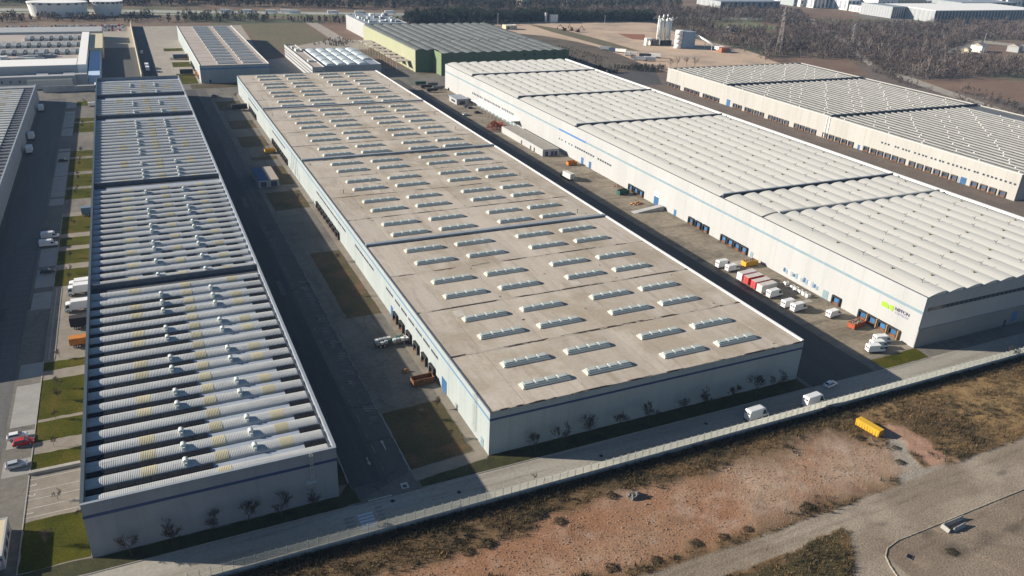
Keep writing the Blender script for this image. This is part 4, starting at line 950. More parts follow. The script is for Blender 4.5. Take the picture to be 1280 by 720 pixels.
skip('rusty red skip heaped with scrap near the dock doors', 200.3, 155.4, 8, M_rustred, load=M_debris, H=1.8)
skip('yellow skip before the white warehouse wall near painted crossing', 200.6, 207.6, 2, M_yellow, H=2.0, load=M_debris)
skip('orange-yellow skip by the blue doors of the white warehouse', 199.8, 345, -2, M_orange, L=5)
skip('dark green skip beside three dock doors', 199.9, 295.5, 4, M_green, L=5.6)
skip('rusty brown open skip at the last dock of the flat-roofed warehouse', 59.2, 173.2, 2, M_rust)
skip('yellow skip at the far docks of the flat-roofed warehouse', 58.8, 410.5, 2, M_yellow, L=5.2)
truck('flatbed truck with white cab driving down the shaded road', 186.0, 324.5, 96, mat('tarp_pale', (.55,.54,.50), fine=.1), M_bcar, L=8.6)
trailer('dark lorry trailer parked at the far docks of flat-roofed warehouse', 57.5, 511, 0, mat('tarp_dark', (.03,.035,.04), fine=.15), L=9)
truck('white lorry parked by the boundary wall of the factory', 11.5, 655, 90, L=8); truck('white lorry with red load waiting in the shaded lane', 11.5, 668, 90, M_white, M_red, L=9)
van('white van waiting farther down the shaded lane', 10.5, 735, 90)
trailer('black box container standing on the pale yard before the tan-roofed hall', 37, 636, 0, mat('tarp_black', (.02,.022,.025)), L=9)
trailer('dark container against the docks of the tan-roofed hall', 38, 704, 0, M_dblue, L=11)
van('tall white delivery van parked against the fence, rear doors facing the road', 134.0, 126.3, 4, L=7.0, H=3.3)
van('tall white delivery van behind the fence near a bush', 153.0, 125.6, 4, L=7.0, H=3.3)

# double site cabin, pallets, sheds, kiosk
r = thing('site_cabin', 'pair of white site cabins with blue roof standing on the access yard', 'cabin', (44.6, 354, 0))
for i, m in enumerate((mat('roof_blue', (.045,.09,.19), fine=.08), mat('cabin_tan', (.36,.31,.26), fine=.08))):
    x = i*4.55
    MB().box(x, x+4.3, 0, 21, .1, 3.3).obj('cabin_body', M_wallB, r); MB().box(x-.05, x+4.35, -.05, 21.05, 3.3, 3.42).obj('roof', m, r)
    MB().box(x+.8, x+3.5, -.06, 0, .3, 2.7).obj('door', M_navy, r)
    for q in range(4): MB().box(x-.04, x, 2+q*4.8, 4.2+q*4.8, 1.2, 2.4).obj('window', M_win, r)
r = thing('trailer_load', 'flat trailer stacked with green and white crates at dock of flat-roofed warehouse', 'trailer', (57.8, 196.6, 0))
MB().box(-5.2, 5.2, -1.25, 1.25, .9, 1.1).obj('deck', M_rust, r); MB().box(-4.8, 4.8, -.4, .4, .5, .9).obj('chassis', M_dgrey, r); add_wheels(r, (-3.6, -2.4, 3.4), 1.0, .45, .28)
for i in range(16):
    x = -4.9 + (i % 8)*1.25; MB().box(x, x+1.0, -1.1+(i//8)*1.15, -.1+(i//8)*1.15, 1.1, 1.5+random.random()*.9).obj('crate', random.choice((M_vent, M_green, M_frame, M_copw, M_galv)), r)
sh = hall('shed', 'long low white shed with grey roof standing in front of the white warehouse', 192.4, 202.2, 363.6, 416.8, 3.7, M_wallC, mat('shed_roof', (.26,.24,.21), (.31,.285,.25), .3, fine=.12, rnd=.08), par=.05)
for q in (1.6, 5.0, 7.2): MB().box(q, q+1.7, -.06, 0, .1, 2.5).obj('door', M_navy, sh)
for y in (10, 14.5, 26): add_door(sh, 0, y, 1.4, 2.2, M_glaz)
ks = hall('kiosk', 'small grey flat-roofed kiosk standing in the far yard', 193.5, 201.5, 492, 506, 3.6, M_greyw, M_coping, par=.05)
MB().box(2, 6, -.06, 0, .2, 2.4).obj('window', M_win, ks); MB().box(-.06, 0, 3, 10, 1.0, 2.4).obj('window', M_win, ks); MB().box(-.6, 8.6, -.6, 14.6, 3.6, 3.85).obj('canopy', M_coping, ks)
rng2 = random.Random(11)
for i in range(5):
    x, y = 190 + i % 2*7, 536 + i*6.4
    trailer('dark loaded flatbed trailer among others beside the green hall', x+2, y, rng2.uniform(-8, 8), rng2.choice((M_rust, M_glaz, M_green, M_dgrey)), 'flatbed trailers by the green hall', L=8, H=1.6)
# small cream cabin at the lower left with a dark extension
r = hall('gatehouse', 'cream flat-roofed gatehouse casting a block shadow on the front lawn', -48, -34.9, 139.6, 151.0, 3.3, M_greyw, M_beige, par=.06)
MB().box(0, 13.0, -3.2, 0, 2.4, 2.7).obj('canopy', M_navy, r); MB().box(11.8, 12.0, -3.0, -2.8, 0, 2.4).obj('canopy_post', M_frame, r)
for y in (1.5, 4.5, 7.5): MB().box(13.1, 13.16, y, y+1.8, 1.0, 2.3).obj('window', M_win, r)
MB().box(7.5, 10.0, -.06, 0, .9, 2.3).obj('window', M_win, r)
# wall-foot equipment
for i, y in enumerate((188.6, 185.4, 183.7, 181.6, 179.7, 177.9)):
    r = thing('condenser_unit', 'white air conditioning condenser in the row at the foot of the wall', 'condenser', (201.2, y, .02), 0, 'condensers along the white wall')
    MB().box(-.8, .8, -.55, .55, .12, 1.25).obj('casing', M_copw, r); MB().tube((0,0,1.25),(0,0,1.33), .42, n=12).obj('fan_grille', M_pipe, r); MB().box(-.7,.7,-.5,-.4,0,.12).box(-.7,.7,.4,.5,0,.12).obj('foot', M_pipe, r)
r = thing('ramp', 'concrete loading ramp rising to the tall blue door', 'ramp', (190, 272, 0)); MB().prism([(0,0),(15.6,0),(15.6,1.5),(14,1.5)], -1.6, 1.6, 'y').obj('slope', M_conc, r)
MB().box(0, 15.4, -1.75, -1.6, 0, .15).prism([(2,.3),(15.6,1.5),(15.6,2.0),(2,.5)], -1.78, -1.62, 'y').obj('side_wall', M_conc, r)
def heap(name, label, cat, x, y, rx, ry, h, m, n=90, sd=1):
    rr = random.Random(sd); b = MB()
    for i in range(n):
        a, q = rr.uniform(0, 6.28), math.sqrt(rr.random()); cx, cy = rx*q*math.cos(a), ry*q*math.sin(a); s = rr.uniform(.15, .5); z = h*(1-q*q)*rr.random()
        b.frustum((cx-s,cx+s,cy-s*.6,cy+s*.6), (cx-s*.6,cx+s*.7,cy-s*.3,cy+s*.5), max(0, z-.3), z+s*.7)
    return tag(b.obj(name, m, None, (x, y, .02)), label, cat)
heap('timber_pile', 'loose pile of orange timber scraps beside the ramp', 'pile', 198.5, 281.5, 3.4, 1.8, .8, mat('timber_orange', (.40,.22,.12), (.28,.15,.08), 1.5, fine=.3), sd=2)
heap('scrap_pile', 'untidy pile of grey scrap along foot of the white wall', 'pile', 203.4, 305, 1.6, 5, .7, M_debris, sd=3)
heap('scrap_pile', 'bright red scrap heaped at the near end of the canopy', 'pile', 197.5, 431, 3.2, 5.5, 2.6, mat('scrap_red', (.50,.09,.04), (.35,.10,.06), 1.0, fine=.3), sd=4)
heap('pallet_pile', 'small brown pallet pile on the shaded yard near rusty skip', 'pile', 56.8, 180.2, 1.0, .8, .7, mat('timber_brown', (.25,.13,.05), fine=.3), n=24, sd=5)
heap('rubble_pile', 'grey rubble mound among the dry grass outside the fence', 'pile', *G(793, 621), 1.5, 1.2, 1.3, mat('rubble_grey', (.16,.155,.15), (.10,.095,.09), 1.5, fine=.3), n=60, sd=6)

# foreground things
r = thing('waste_container', 'bright yellow long container lying in the scrub outside the fence', 'container', (157.6, 111.0, 0), math.radians(98)); r.scale = (.74, .86, .86)
MB().frustum((-4.4,4.4,-1.1,1.1), (-4.55,4.55,-1.2,1.2), .25, 2.3).obj('tub', M_yellow, r)
b = MB()
for i in range(9): b.box(-4.2+i*1.02, -4.08+i*1.02, -1.27, -1.14, .3, 2.25).box(-4.2+i*1.02, -4.08+i*1.02, 1.14, 1.27, .3, 2.25)
b.obj('rib_frame', M_yellow, r); MB().box(-4.5, 4.5, -1.14, 1.14, 2.3, 2.38).obj('lid', mat('lid_yellow', (.62,.37,.03), fine=.1), r); MB().box(-4.2,4.4,-.6,-.4,0,.25).box(-4.2,4.4,.4,.6,0,.25).obj('runner', M_dgrey, r)
for i, (x, y, L_) in enumerate(((147.5, 78.55, 6.4), (144.0, 77.55, 2.0), (147.2, 76.75, 4.0))):
    r = thing('concrete_barrier', ['long pale concrete barrier lying along the kerb', 'short pale concrete barrier set across the long one', 'short pale concrete barrier lying parallel to the long one'][i], 'barrier', (x, y, .03), math.radians([1, 88, 5][i]))
    MB().prism([(-.4,0),(.4,0),(.36,.15),(.14,.4),(.1,.85),(-.1,.85),(-.14,.4),(-.36,.15)][::-1], -L_/2, L_/2, 'x').obj('block', M_pad, r)
    MB().box(-L_/2+.4, -L_/2+.7, -.08, .08, .85, .95).box(L_/2-.7, L_/2-.4, -.08, .08, .85, .95).obj('lifting_lug', M_pipe, r)
# sinuous kerb stones of the abandoned road
kp = [(122.5,70.5),(124.0,74.5),(125.4,76.9),(127.6,78.4),(131.5,79.2),(140,79.3),(150,79.5),(160,79.7),(173,79.9),(190,80.2),(215,80.6)]
kr = thing('kerb_line', 'curving row of pale kerb stones along the abandoned pavement', 'kerb', (122.5, 70.5, 0))
for a, c in zip(kp, kp[1:]):
    d = math.hypot(c[0]-a[0], c[1]-a[1]); n = max(1, round(d/1.0)); an = math.atan2(c[1]-a[1], c[0]-a[0])
    for i in range(n):
        t = (i+.5)/n; link('kerb_stone', cached('kerb_stone_%.2f' % (d/n), lambda: MB().frustum((-d/n/2+.02,d/n/2-.02,-.12,.12), (-d/n/2+.04,d/n/2-.04,-.09,.09), 0, .16), mat('old_kerb', (.40,.345,.27), (.30,.255,.20), .8, fine=.25)), kr, (a[0]+(c[0]-a[0])*t-122.5, a[1]+(c[1]-a[1])*t-70.5, .0+random.uniform(-.03,.02)), an+random.uniform(-.03,.03))
r = thing('manhole_cover', 'black square hatch lying open on the abandoned pavement', 'hatch', (*G(1137, 696), .04), .5)
MB().box(-.75,.75,-.6,.6,0,.06).obj('frame', M_pipe, r); MB().box(-.65,.65,-.5,.5,.06,.08).obj('lid', M_black, r)

# ------------------------------------------------------------------ foreground dirt
def vnoise(x, y, s, seed):
    r_ = np.random.default_rng(seed); T = r_.random((128, 128)); u, v = x/s, y/s
    i, j = np.floor(u).astype(int), np.floor(v).astype(int); a, b = u-i, v-j; a = a*a*(3-2*a); b = b*b*(3-2*b)
    g = lambda p, q: T[p % 128, q % 128]
    return (g(i,j)*(1-a)+g(i+1,j)*a)*(1-b) + (g(i,j+1)*(1-a)+g(i+1,j+1)*a)*b
def fbm(x, y, s, seed, o=4): return sum(vnoise(x, y, s/2**k, seed+k)*.5**k for k in range(o))/sum(.5**k for k in range(o))
def sdpoly(px, py, poly):
    """signed distance (inside > 0)"""
    P = np.array(poly); ins = np.zeros(px.shape, bool); dm = np.full(px.shape, 1e9)
    for k in range(len(P)):
        (ax, ay), (bx, by) = P[k], P[(k+1) % len(P)]
        ex, ey = bx-ax, by-ay; t = np.clip(((px-ax)*ex+(py-ay)*ey)/(ex*ex+ey*ey+1e-9), 0, 1)
        dm = np.minimum(dm, np.hypot(px-ax-t*ex, py-ay-t*ey))
        c = ((ay > py) != (by > py)) & (px < ex*(py-ay)/(ey if abs(ey) > 1e-9 else 1e-9)+ax); ins ^= c
    return np.where(ins, dm, -dm)
RED = pp((470,725),(560,700),(640,672),(690,648),(755,622),(850,602),(905,590),(960,592),(930,628),(945,655),(880,682),(800,706),(740,725))
SAND = pp((905,592),(955,575),(1030,545),(1075,552),(1118,568),(1135,592),(1060,615),(965,655),(935,648),(940,625))
ROAD = pp((770,730),(860,702),(960,668),(1060,631),(1140,599),(1175,586),(1300,540),(1300,575),(1180,622),(1060,664),(960,700),(890,726))
ROAD2 = pp((1060,640),(1300,556),(1300,740),(1062,740),(1068,700))
TRK = pp((1112,548),(1135,552),(1150,585),(1185,580),(1180,592),(1120,612))
SCRUB = pp((890,726),(1000,690),(1058,664),(1062,690),(1066,740),(880,740))
STR = pp((1085,540),(1115,528),(1145,548),(1195,575),(1170,584),(1135,560))
def fields(x, y):
    wx = x + (fbm(x, y, 6, 3)-.5)*6; wy = y + (fbm(x, y, 6, 9)-.5)*6
    soft = lambda p, w_=1.2: np.clip(sdpoly(wx, wy, p)/w_+.5, 0, 1)
    f = dict(red=soft(RED, 3.0), sand=soft(SAND, 9.0), trk=soft(TRK, 1.2), scr=soft(SCRUB, .6), stri=soft(STR, 1.5))
    wx = x + (fbm(x, y, 2, 5)-.5)*1.2; wy = y + (fbm(x, y, 2, 8)-.5)*1.2
    f['road'] = np.clip(np.maximum(sdpoly(wx, wy, ROAD), sdpoly(wx, wy, ROAD2))/.5+.5, 0, 1)*(1-f['scr'])
    return f
gx, gy = np.arange(-70, 330, .6), np.arange(30, 122.2, .6)
X, Y = np.meshgrid(gx, gy); X = X.ravel(); Y = Y.ravel(); f = fields(X, Y)
n1, n2, n3 = fbm(X, Y, 9, 21), fbm(X, Y, 2.5, 31), fbm(X, Y, 25, 41)
def C3(*c): return np.array(c)[None, :]
def mx(a, b, t): return a*(1-t[:, None]) + b*t[:, None]
grass = mx(C3(.145,.088,.04), C3(.055,.04,.017), np.clip((n1-.35)/.3, 0, 1)); grass = mx(grass, C3(.17,.112,.062), np.clip((n2-.5)*3, 0, 1)*.7)
gold = mx(C3(.27,.175,.078), C3(.12,.078,.042), np.clip((n1-.35)/.35, 0, 1)); grass = mx(grass, gold, np.clip((X-150)/25, 0, 1)*np.clip((Y-92)/4, 0, 1)*.9)
red = mx(C3(.275,.140,.075), C3(.315,.185,.11), np.clip((n1-.3)/.4, 0, 1)); red = mx(red, C3(.23,.165,.11), np.clip((n3-.55)*3, 0, 1)*.7)
sand = mx(C3(.33,.225,.152), C3(.30,.17,.102), np.clip((n1-.4)/.3, 0, 1)); sand = mx(sand, C3(.38,.30,.23), np.clip((n2-.5)*3, 0, 1)*.6)
road = mx(C3(.235,.19,.14), C3(.325,.27,.205), np.clip((n1-.35)/.3, 0, 1)); south = np.clip((79.6-Y)/.6, 0, 1)*np.clip((X-125)/1.0, 0, 1)
road = mx(road, mx(C3(.185,.14,.10), C3(.26,.205,.15), np.clip((n3-.4)/.3, 0, 1)), south)
colr = mx(grass, red, f['red']); colr = mx(colr, sand, f['sand']); colr = mx(colr, C3(.40,.24,.165), f['stri']*.8); colr = mx(colr, C3(.30,.265,.215)*1.0, f['trk']); colr = mx(colr, road, f['road']); colr = mx(colr, C3(.07,.055,.022), f['scr']*(1-f['road']))
def dab(poly, w_): return np.clip(sdpoly(X+(n2-.5)*3, Y+(n1-.5)*3, poly)/w_+.5, 0, 1)
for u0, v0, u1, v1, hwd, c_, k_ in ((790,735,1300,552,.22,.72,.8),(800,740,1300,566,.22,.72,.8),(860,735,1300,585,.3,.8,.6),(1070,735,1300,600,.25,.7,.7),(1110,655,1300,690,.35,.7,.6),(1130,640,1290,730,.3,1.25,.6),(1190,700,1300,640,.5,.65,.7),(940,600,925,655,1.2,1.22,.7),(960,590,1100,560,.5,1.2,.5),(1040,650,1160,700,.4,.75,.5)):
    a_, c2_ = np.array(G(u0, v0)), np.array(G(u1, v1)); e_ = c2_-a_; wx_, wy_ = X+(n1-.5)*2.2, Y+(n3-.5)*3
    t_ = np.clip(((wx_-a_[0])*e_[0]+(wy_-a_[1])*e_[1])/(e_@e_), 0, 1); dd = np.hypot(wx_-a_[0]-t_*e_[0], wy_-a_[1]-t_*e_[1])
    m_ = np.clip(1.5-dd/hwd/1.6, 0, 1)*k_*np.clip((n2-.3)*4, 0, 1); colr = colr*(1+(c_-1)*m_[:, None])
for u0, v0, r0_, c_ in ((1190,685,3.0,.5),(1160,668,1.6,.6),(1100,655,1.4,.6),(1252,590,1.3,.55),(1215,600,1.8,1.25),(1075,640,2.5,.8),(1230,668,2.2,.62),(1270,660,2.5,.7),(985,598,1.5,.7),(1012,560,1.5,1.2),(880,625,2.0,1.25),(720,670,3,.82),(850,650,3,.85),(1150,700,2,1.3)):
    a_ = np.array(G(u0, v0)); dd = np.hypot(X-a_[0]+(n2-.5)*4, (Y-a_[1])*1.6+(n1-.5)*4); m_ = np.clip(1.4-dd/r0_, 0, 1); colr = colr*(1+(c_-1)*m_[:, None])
grain = vnoise(X, Y, 1.1, 301)*.6+vnoise(X, Y, .65, 302)*.4; colr = colr*(1+(grain-.5)*.36*(1-.55*f['road']))[:, None]; pale = np.clip((fbm(X, Y, 3.2, 77)-.56)*5, 0, 1)*np.clip(f['red']+f['sand'], 0, 1)*(1-f['road']); colr = mx(colr, C3(.40,.29,.215), pale*.55)
bare = np.clip(f['red']+f['sand']+f['trk']+f['road'], 0, 1)
Z = (n2-.5)*.35*(1-bare) + (n2-.5)*.10*bare*(1-f['road']) + (1-bare)*.12 - .08
Z = Z*np.clip((122.0-Y)/2, 0, 1)
nx, ny = len(gx), len(gy); I = np.arange(nx*ny).reshape(ny, nx)
fc = np.stack([I[:-1,:-1], I[:-1,1:], I[1:,1:], I[1:,:-1]], -1).reshape(-1, 4)
def npmesh(name, V, Fq, m, smooth=True):
    me = bpy.data.meshes.new(name); k = Fq.shape[1]
    me.vertices.add(len(V)); me.vertices.foreach_set('co', V.astype(np.float32).ravel())
    me.loops.add(Fq.size); me.loops.foreach_set('vertex_index', Fq.astype(np.int32).ravel())
    me.polygons.add(len(Fq)); me.polygons.foreach_set('loop_start', np.arange(0, Fq.size, k, dtype=np.int32)); me.polygons.foreach_set('loop_total', np.full(len(Fq), k, np.int32))
    me.polygons.foreach_set('use_smooth', np.full(len(Fq), smooth)); me.materials.append(m); me.update(calc_edges=True); return me
M_fg = mat('dirt_ground', (.2,.2,.2), fine=.30, fscale=2.2, bump=.7, bscale=2.4)
nt = M_fg.node_tree; at = nt.nodes.new('ShaderNodeAttribute'); at.attribute_name = 'soil'
for nd in nt.nodes:
    if nd.type == 'MIX' and nd.blend_type == 'MULTIPLY': nt.links.new(at.outputs['Color'], nd.inputs[6])
me = npmesh('dirt_ground', np.stack([X, Y, Z+.06], 1), fc, M_fg)
ca = me.color_attributes.new('soil', 'FLOAT_COLOR', 'POINT'); ca.data.foreach_set('color', np.concatenate([colr, np.ones((len(colr), 1))], 1).astype(np.float32).ravel())
tag(link('dirt_ground', me), kind='structure')

# tufts of dry grass
def tufts(name, P, hmin, hmax, m, blades=5, spread=.35, wid=.07, label=None):
    n = len(P); N = n*blades; base = np.repeat(P, blades, 0).astype(float); a = rng.uniform(0, 6.283, N); rr = rng.uniform(0, spread, N)
    base[:, 0] += rr*np.cos(a); base[:, 1] += rr*np.sin(a); h = rng.uniform(hmin, hmax, N); b = rng.uniform(0, 6.283, N); ln = rng.uniform(.1, .8, N)*h
    w_ = wid*rng.uniform(.6, 1.6, N); d = np.stack([np.cos(b)*w_, np.sin(b)*w_, np.zeros(N)], 1)
    tip = base + np.stack([np.cos(a)*ln, np.sin(a)*ln, h], 1)
    V = np.stack([base-d, base+d, tip], 1).reshape(-1, 3); Fq = np.arange(N*3).reshape(-1, 3)
    return tag(link(name, npmesh(name, V, Fq, m, False)), label, None, None, 'stuff')
n = 60000; px, py = rng.uniform(-30, 285, n), rng.uniform(62, 121.5, n); f = fields(px, py); nn = fbm(px, py, 9, 21)
keep = (np.clip(f['red']+f['sand']+f['trk']+f['road']+.6*f['stri'], 0, 1) < rng.uniform(.02, .35, n)) & (nn > rng.uniform(.2, .55, n))
P = np.stack([px, py, np.full(n, .02)], 1)[keep]
tufts('dry_grass', P, .2, .75, M_dry, 6, .5, .06)
n = 9000; px, py = rng.uniform(-30, 285, n), rng.uniform(62, 121, n); f = fields(px, py); nn = fbm(px, py, 7, 71)
ed = (f['red']+f['sand'] < .6) & (f['road'] < .3) & (f['trk'] < .3) & (nn > np.where(px < 175, .52, .57))
tufts('scrub', np.stack([px, py, np.full(n, .02)], 1)[ed], .4, 1.3, M_bush, 8, .7, .08)

n = 26000; px, py = rng.uniform(20, 200, n), rng.uniform(62, 121, n); f = fields(px, py); k = (rng.random(n) < np.clip(.75*f['red']+.75*f['sand']+.12, 0, 1)*(1-.93*f['road'])*fbm(px, py, 5, 55)*1.3); px, py = px[k], py[k]; n = len(px)
sz = rng.uniform(.05, .15, n)*(1+.8*(rng.random(n) > .985)); an = rng.uniform(0, 6.283, n); V = []
for q in range(4): V.append(np.stack([px+np.cos(an+q*1.571)*sz*(1+.3*(q % 2)), py+np.sin(an+q*1.571)*sz, np.full(n, .015)], 1))
for q in range(4): V.append(np.stack([px+np.cos(an+q*1.571)*sz*.6, py+np.sin(an+q*1.571)*sz*.6, sz*.9+.02], 1))
V = np.stack(V, 1).reshape(-1, 3); b0 = np.arange(n)[:, None]*8
fq = np.concatenate([b0+np.array(t_)[None, :] for t_ in ((4,5,6,7),(0,1,5,4),(1,2,6,5),(2,3,7,6),(3,0,4,7))], 0)
tag(link('stones', npmesh('stones', V, fq, mat('stones', (.34,.25,.185), (.22,.15,.105), .8, lo=.4, hi=.6, fine=.3, fscale=4), False)), kind='stuff')
n = 5200; px, py = rng.uniform(-30, 285, n), 118.4+3.2*rng.random(n)**.8; tufts('shade_tufts', np.stack([px, py, np.full(n, .02)], 1), .3, .9, mat('shade_tufts', (.018,.016,.009), (.032,.027,.014), .4, fine=.3), 9, .6, .08)  # dark tufts added outside the fence to deepen its shadow strip
# ------------------------------------------------------------------ trees
def grow(seed, H, spread=.55, levels=4, kids=4, twig=.026):
    rr = random.Random(seed); T, K = MB(), MB()
    def br(p, d, L_, r0, lv):
        q = p + d*L_
        (T if lv < 2 else K).tube(p, q, r0, r0*.62, n=5 if lv == 0 else 3, caps=False)
        if lv >= levels: return
        for k in range(kids + (lv == 0)*2):
            t = rr.uniform(.35, 1.0) if lv else rr.uniform(.38, 1.0); ax = Vector((rr.uniform(-1,1), rr.uniform(-1,1), rr.uniform(-.35,.6)))
            nd = (d*.8 + ax.normalized()*spread*1.35 + Vector((0,0,.18))).normalized(); br(p+d*L_*t, nd, L_*rr.uniform(.5, .78), max(r0*.45, twig), lv+1)
    br(Vector((0,0,0)), Vector((rr.uniform(-.05,.05), rr.uniform(-.05,.05), 1)), H*.42, H*.014, 0)
    return T, K
TREES = {}
def tree(label, x, y, H, seed, group=None, m=M_twig, name='bare_tree', z=0, levels=4, kids=4):
    key = (seed, m.name, levels)
    if key not in TREES:
        T, K = grow(seed, 6.0, levels=levels, kids=kids); TREES[key] = (T.mesh('trunk', M_bark), K.mesh('crown', m))
    s = H/6.0; r = thing(name, label, 'tree', (x, y, z), random.uniform(0, 6.28), group); r.scale = (s, s, s)
    link('trunk', TREES[key][0], r); link('crown', TREES[key][1], r); return r
for i, u in enumerate((700, 730, 762, 792, 820, 855, 880, 911, 935, 955)):
    v = [532, 527, 520, 510, 503, 500, 490, 485, 475, 476][i]
    x = [74, 81, 89, 97.5, 106, 117, 124, 133, 141, 148][i]; tree('bare leafless tree on the verge before the shaded front of flat-roofed warehouse', x, 134.6, [6.4,7.2,7.6,7,8,6.2,7.4,6.6,7.6,7][i], i % 4, 'trees before the flat-roofed warehouse')
for i, (x, H) in enumerate(((-13.5, 6.2), (-6.0, 7.6), (1.8, 6.6), (8.6, 7.2), (15, 6.6), (21.6, 6.2))): tree('bare leafless tree on the verge before the shaded front of vaulted warehouse', x, 134.4, H, (i+1) % 4, 'trees before the vaulted warehouse')
for i, (x, y, H) in enumerate(((-29.2,221.5,3.2),(-28.4,204.5,4),(-28.6,199,4.2),(-28.8,190,3),(-28.6,178,3.4),(-27,157.5,3),(-28.5,143.5,5),(-22.8,149.5,3),(-28.5,275,3.5),(-28.6,281,3.6),(-28.7,295,3.4),(-28.4,328,3.6),(-28.6,367,3.4),(-28.5,372,3.6),(-28.5,388,3.6),(-28.6,394,3.6),(-28.4,410,3.6),(-28.6,418,3.8),(-28,436,3.8),(-28.4,486,3.6),(-28.2,494,3.6),(-28.4,551,3.6))): tree('small bare tree on the green lawns between parking pads and warehouse', x, y, H, i % 4, 'small trees on the lawns')
for i, (x, y) in enumerate(((57.5,147),(54,157),(58.5,160),(56,232),(57.5,262),(57,330),(57,430),(56,520),(60,545))): tree('small bare tree on the dry lawn strips beside the flat-roofed warehouse', x, y, 3.2+(i % 3)*.6, i % 4, 'small trees by the flat-roofed warehouse')
rt = tree('red-twigged bushy tree in front of the low white shed', 190.3, 422.5, 7.5, 9, None, M_twigred, 'red_tree')
for i, (u, v, H) in enumerate(((477,664,3.2),(700,624,2.4),(880,560,2.6),(1080,492,2.6),(1262,446,4.6),(668,600,2.2))): tree('bare sapling growing through the boundary fence', *G(u, v), H, i % 4, 'saplings at the boundary fence')
for i, (u, v) in enumerate(((838,86),(846,84),(858,83),(868,84),(790,80))): tree('tall bare tree at the edge of the dirt yard', *G(u, v), 12, i % 4, 'trees at the dirt yard', levels=3)
# bushes: leafy scrub clumps
def clump(seed, n=420, flat=.6):
    r_ = np.random.default_rng(seed); d = r_.normal(size=(n, 3)); d /= np.linalg.norm(d, axis=1)[:, None]; rad = r_.uniform(.45, 1.0, n)**.5*(1+.25*np.sin(d[:, 0]*5+seed)*np.cos(d[:, 1]*4)); c = d*rad[:, None]; c[:, 2] = np.abs(c[:, 2])*flat + .02
    a = r_.normal(size=(n, 3)); b = r_.normal(size=(n, 3)); a *= (.13/np.linalg.norm(a, axis=1))[:, None]; b *= (.09/np.linalg.norm(b, axis=1))[:, None]
    V = np.stack([c-a, c+a, c+b], 1).reshape(-1, 3); return V
BM = [npmesh('foliage', clump(s, 480), np.arange(1440).reshape(-1, 3), M_bush, False) for s in (1, 2, 3)]
SM = MB().tube((0,0,0),(.1,0,.5),.05,.03,5).tube((0,0,0),(-.12,.1,.45),.04,.02,5).tube((0,0,0),(.02,-.14,.45),.04,.02,5).mesh('stem', M_bark)
bl_ = [(672,644,2.2,1.3),(764,620,1.6,1.3),(1035,512,3.2,2.0),(1010,634,2.0,1.2),(1075,548,1.6,1.0),(610,680,2.0,1.2),(585,690,1.6,1.0),(1120,560,1.2,.8),(1010,500,1.6,1.2),(1060,520,2.4,1.4),(765,710,1.8,.9),(820,700,1.6,.8),(870,680,1.8,.8),(905,672,1.6,.8),(935,662,1.4,.7),(1195,508,1.8,.9),(560,664,1.6,1.0),(700,652,1.8,1.0),(890,566,2.2,1.1),(1190,690,1.5,.7),(425,690,1.6,1.2),(1125,578,1.4,.9),(1215,475,1.6,.8)]
for i, (u, v, s, h) in enumerate(bl_):
    x, y = G(u, v)
    lab = {2: 'large dark bush pressed against the outer side of boundary fence', 0: 'dark green bush on the edge of the reddish gravel', 1: 'olive bush beside the grey rubble mound', 3: 'rounded dark bush at the edge of the abandoned road'}.get(i, 'low brown scrub bush on the waste ground outside the fence')
    r = tag(link('bush', None, None, (x, y, .0), random.uniform(0, 6)), lab, 'bush', None if i < 4 else 'scrub bushes on the waste ground')
    link('foliage', BM[i % 3], r, (0,0,0), 0, (s*.8, s*.8, h)); link('stem', SM, r, (0,0,0), 0, (h, h, h))
link('foliage', npmesh('foliage', clump(8, 700, 1.0), np.arange(2100).reshape(-1, 3), M_twigred, False), rt, (0, 0, .6), 0, (3.6, 3.6, 3.6))
# ------------------------------------------------------------------ far woods (one mass each)
def woods(name, poly, spacing, hmin, hmax, m, per=26, wid=.26, up=1.0, excl=()):
    P = np.array([G(u, v) for u, v in poly]); x0, y0 = P.min(0); x1, y1 = P.max(0); n = int((x1-x0)*(y1-y0)/spacing**2)
    px, py = rng.uniform(x0, x1, n), rng.uniform(y0, y1, n); k = sdpoly(px, py, P) > -2*rng.random(n)
    k &= fbm(px, py, 45, 91) > .30
    for e in excl: k &= sdpoly(px, py, [G(u, v) for u, v in e]) < 0
    px, py = px[k], py[k]; n = len(px); h = rng.uniform(hmin, hmax, n)*(.75+.5*fbm(px, py, 60, 17)); rad = h*rng.uniform(.25, .42, n)
    N = n*per; H = np.repeat(h, per); R = np.repeat(rad, per); C = np.stack([np.repeat(px, per), np.repeat(py, per), np.zeros(N)], 1)
    t = rng.random(N)**.7; a = rng.uniform(0, 6.283, N); q = np.sqrt(rng.random(N))*R*np.sin(np.clip(t*.85+.18, 0, 1)*np.pi)**.6
    mid = C + np.stack([np.cos(a)*q, np.sin(a)*q, H*(.12+.88*t)], 1)
    o = np.stack([np.cos(a)*R*.35, np.sin(a)*R*.35, H*.16*up], 1)*rng.uniform(.5, 1.4, N)[:, None] + rng.normal(size=(N, 3))*.35
    b = rng.uniform(0, 6.283, N); d = np.stack([np.cos(b)*wid, np.sin(b)*wid, rng.normal(size=N)*wid*.6], 1)*rng.uniform(.5, 1.5, N)[:, None]
    V = np.stack([mid-o*.5-d, mid-o*.5+d, mid+o], 1)
    tb = np.stack([np.stack([px-.22, py, np.zeros(n)], 1), np.stack([px+.22, py, np.zeros(n)], 1), np.stack([px, py, h*.8], 1)], 1)
    V = np.concatenate([V, tb], 0).reshape(-1, 3)
    return tag(link(name, npmesh(name, V, np.arange(len(V)).reshape(-1, 3), m, False)), kind='stuff')
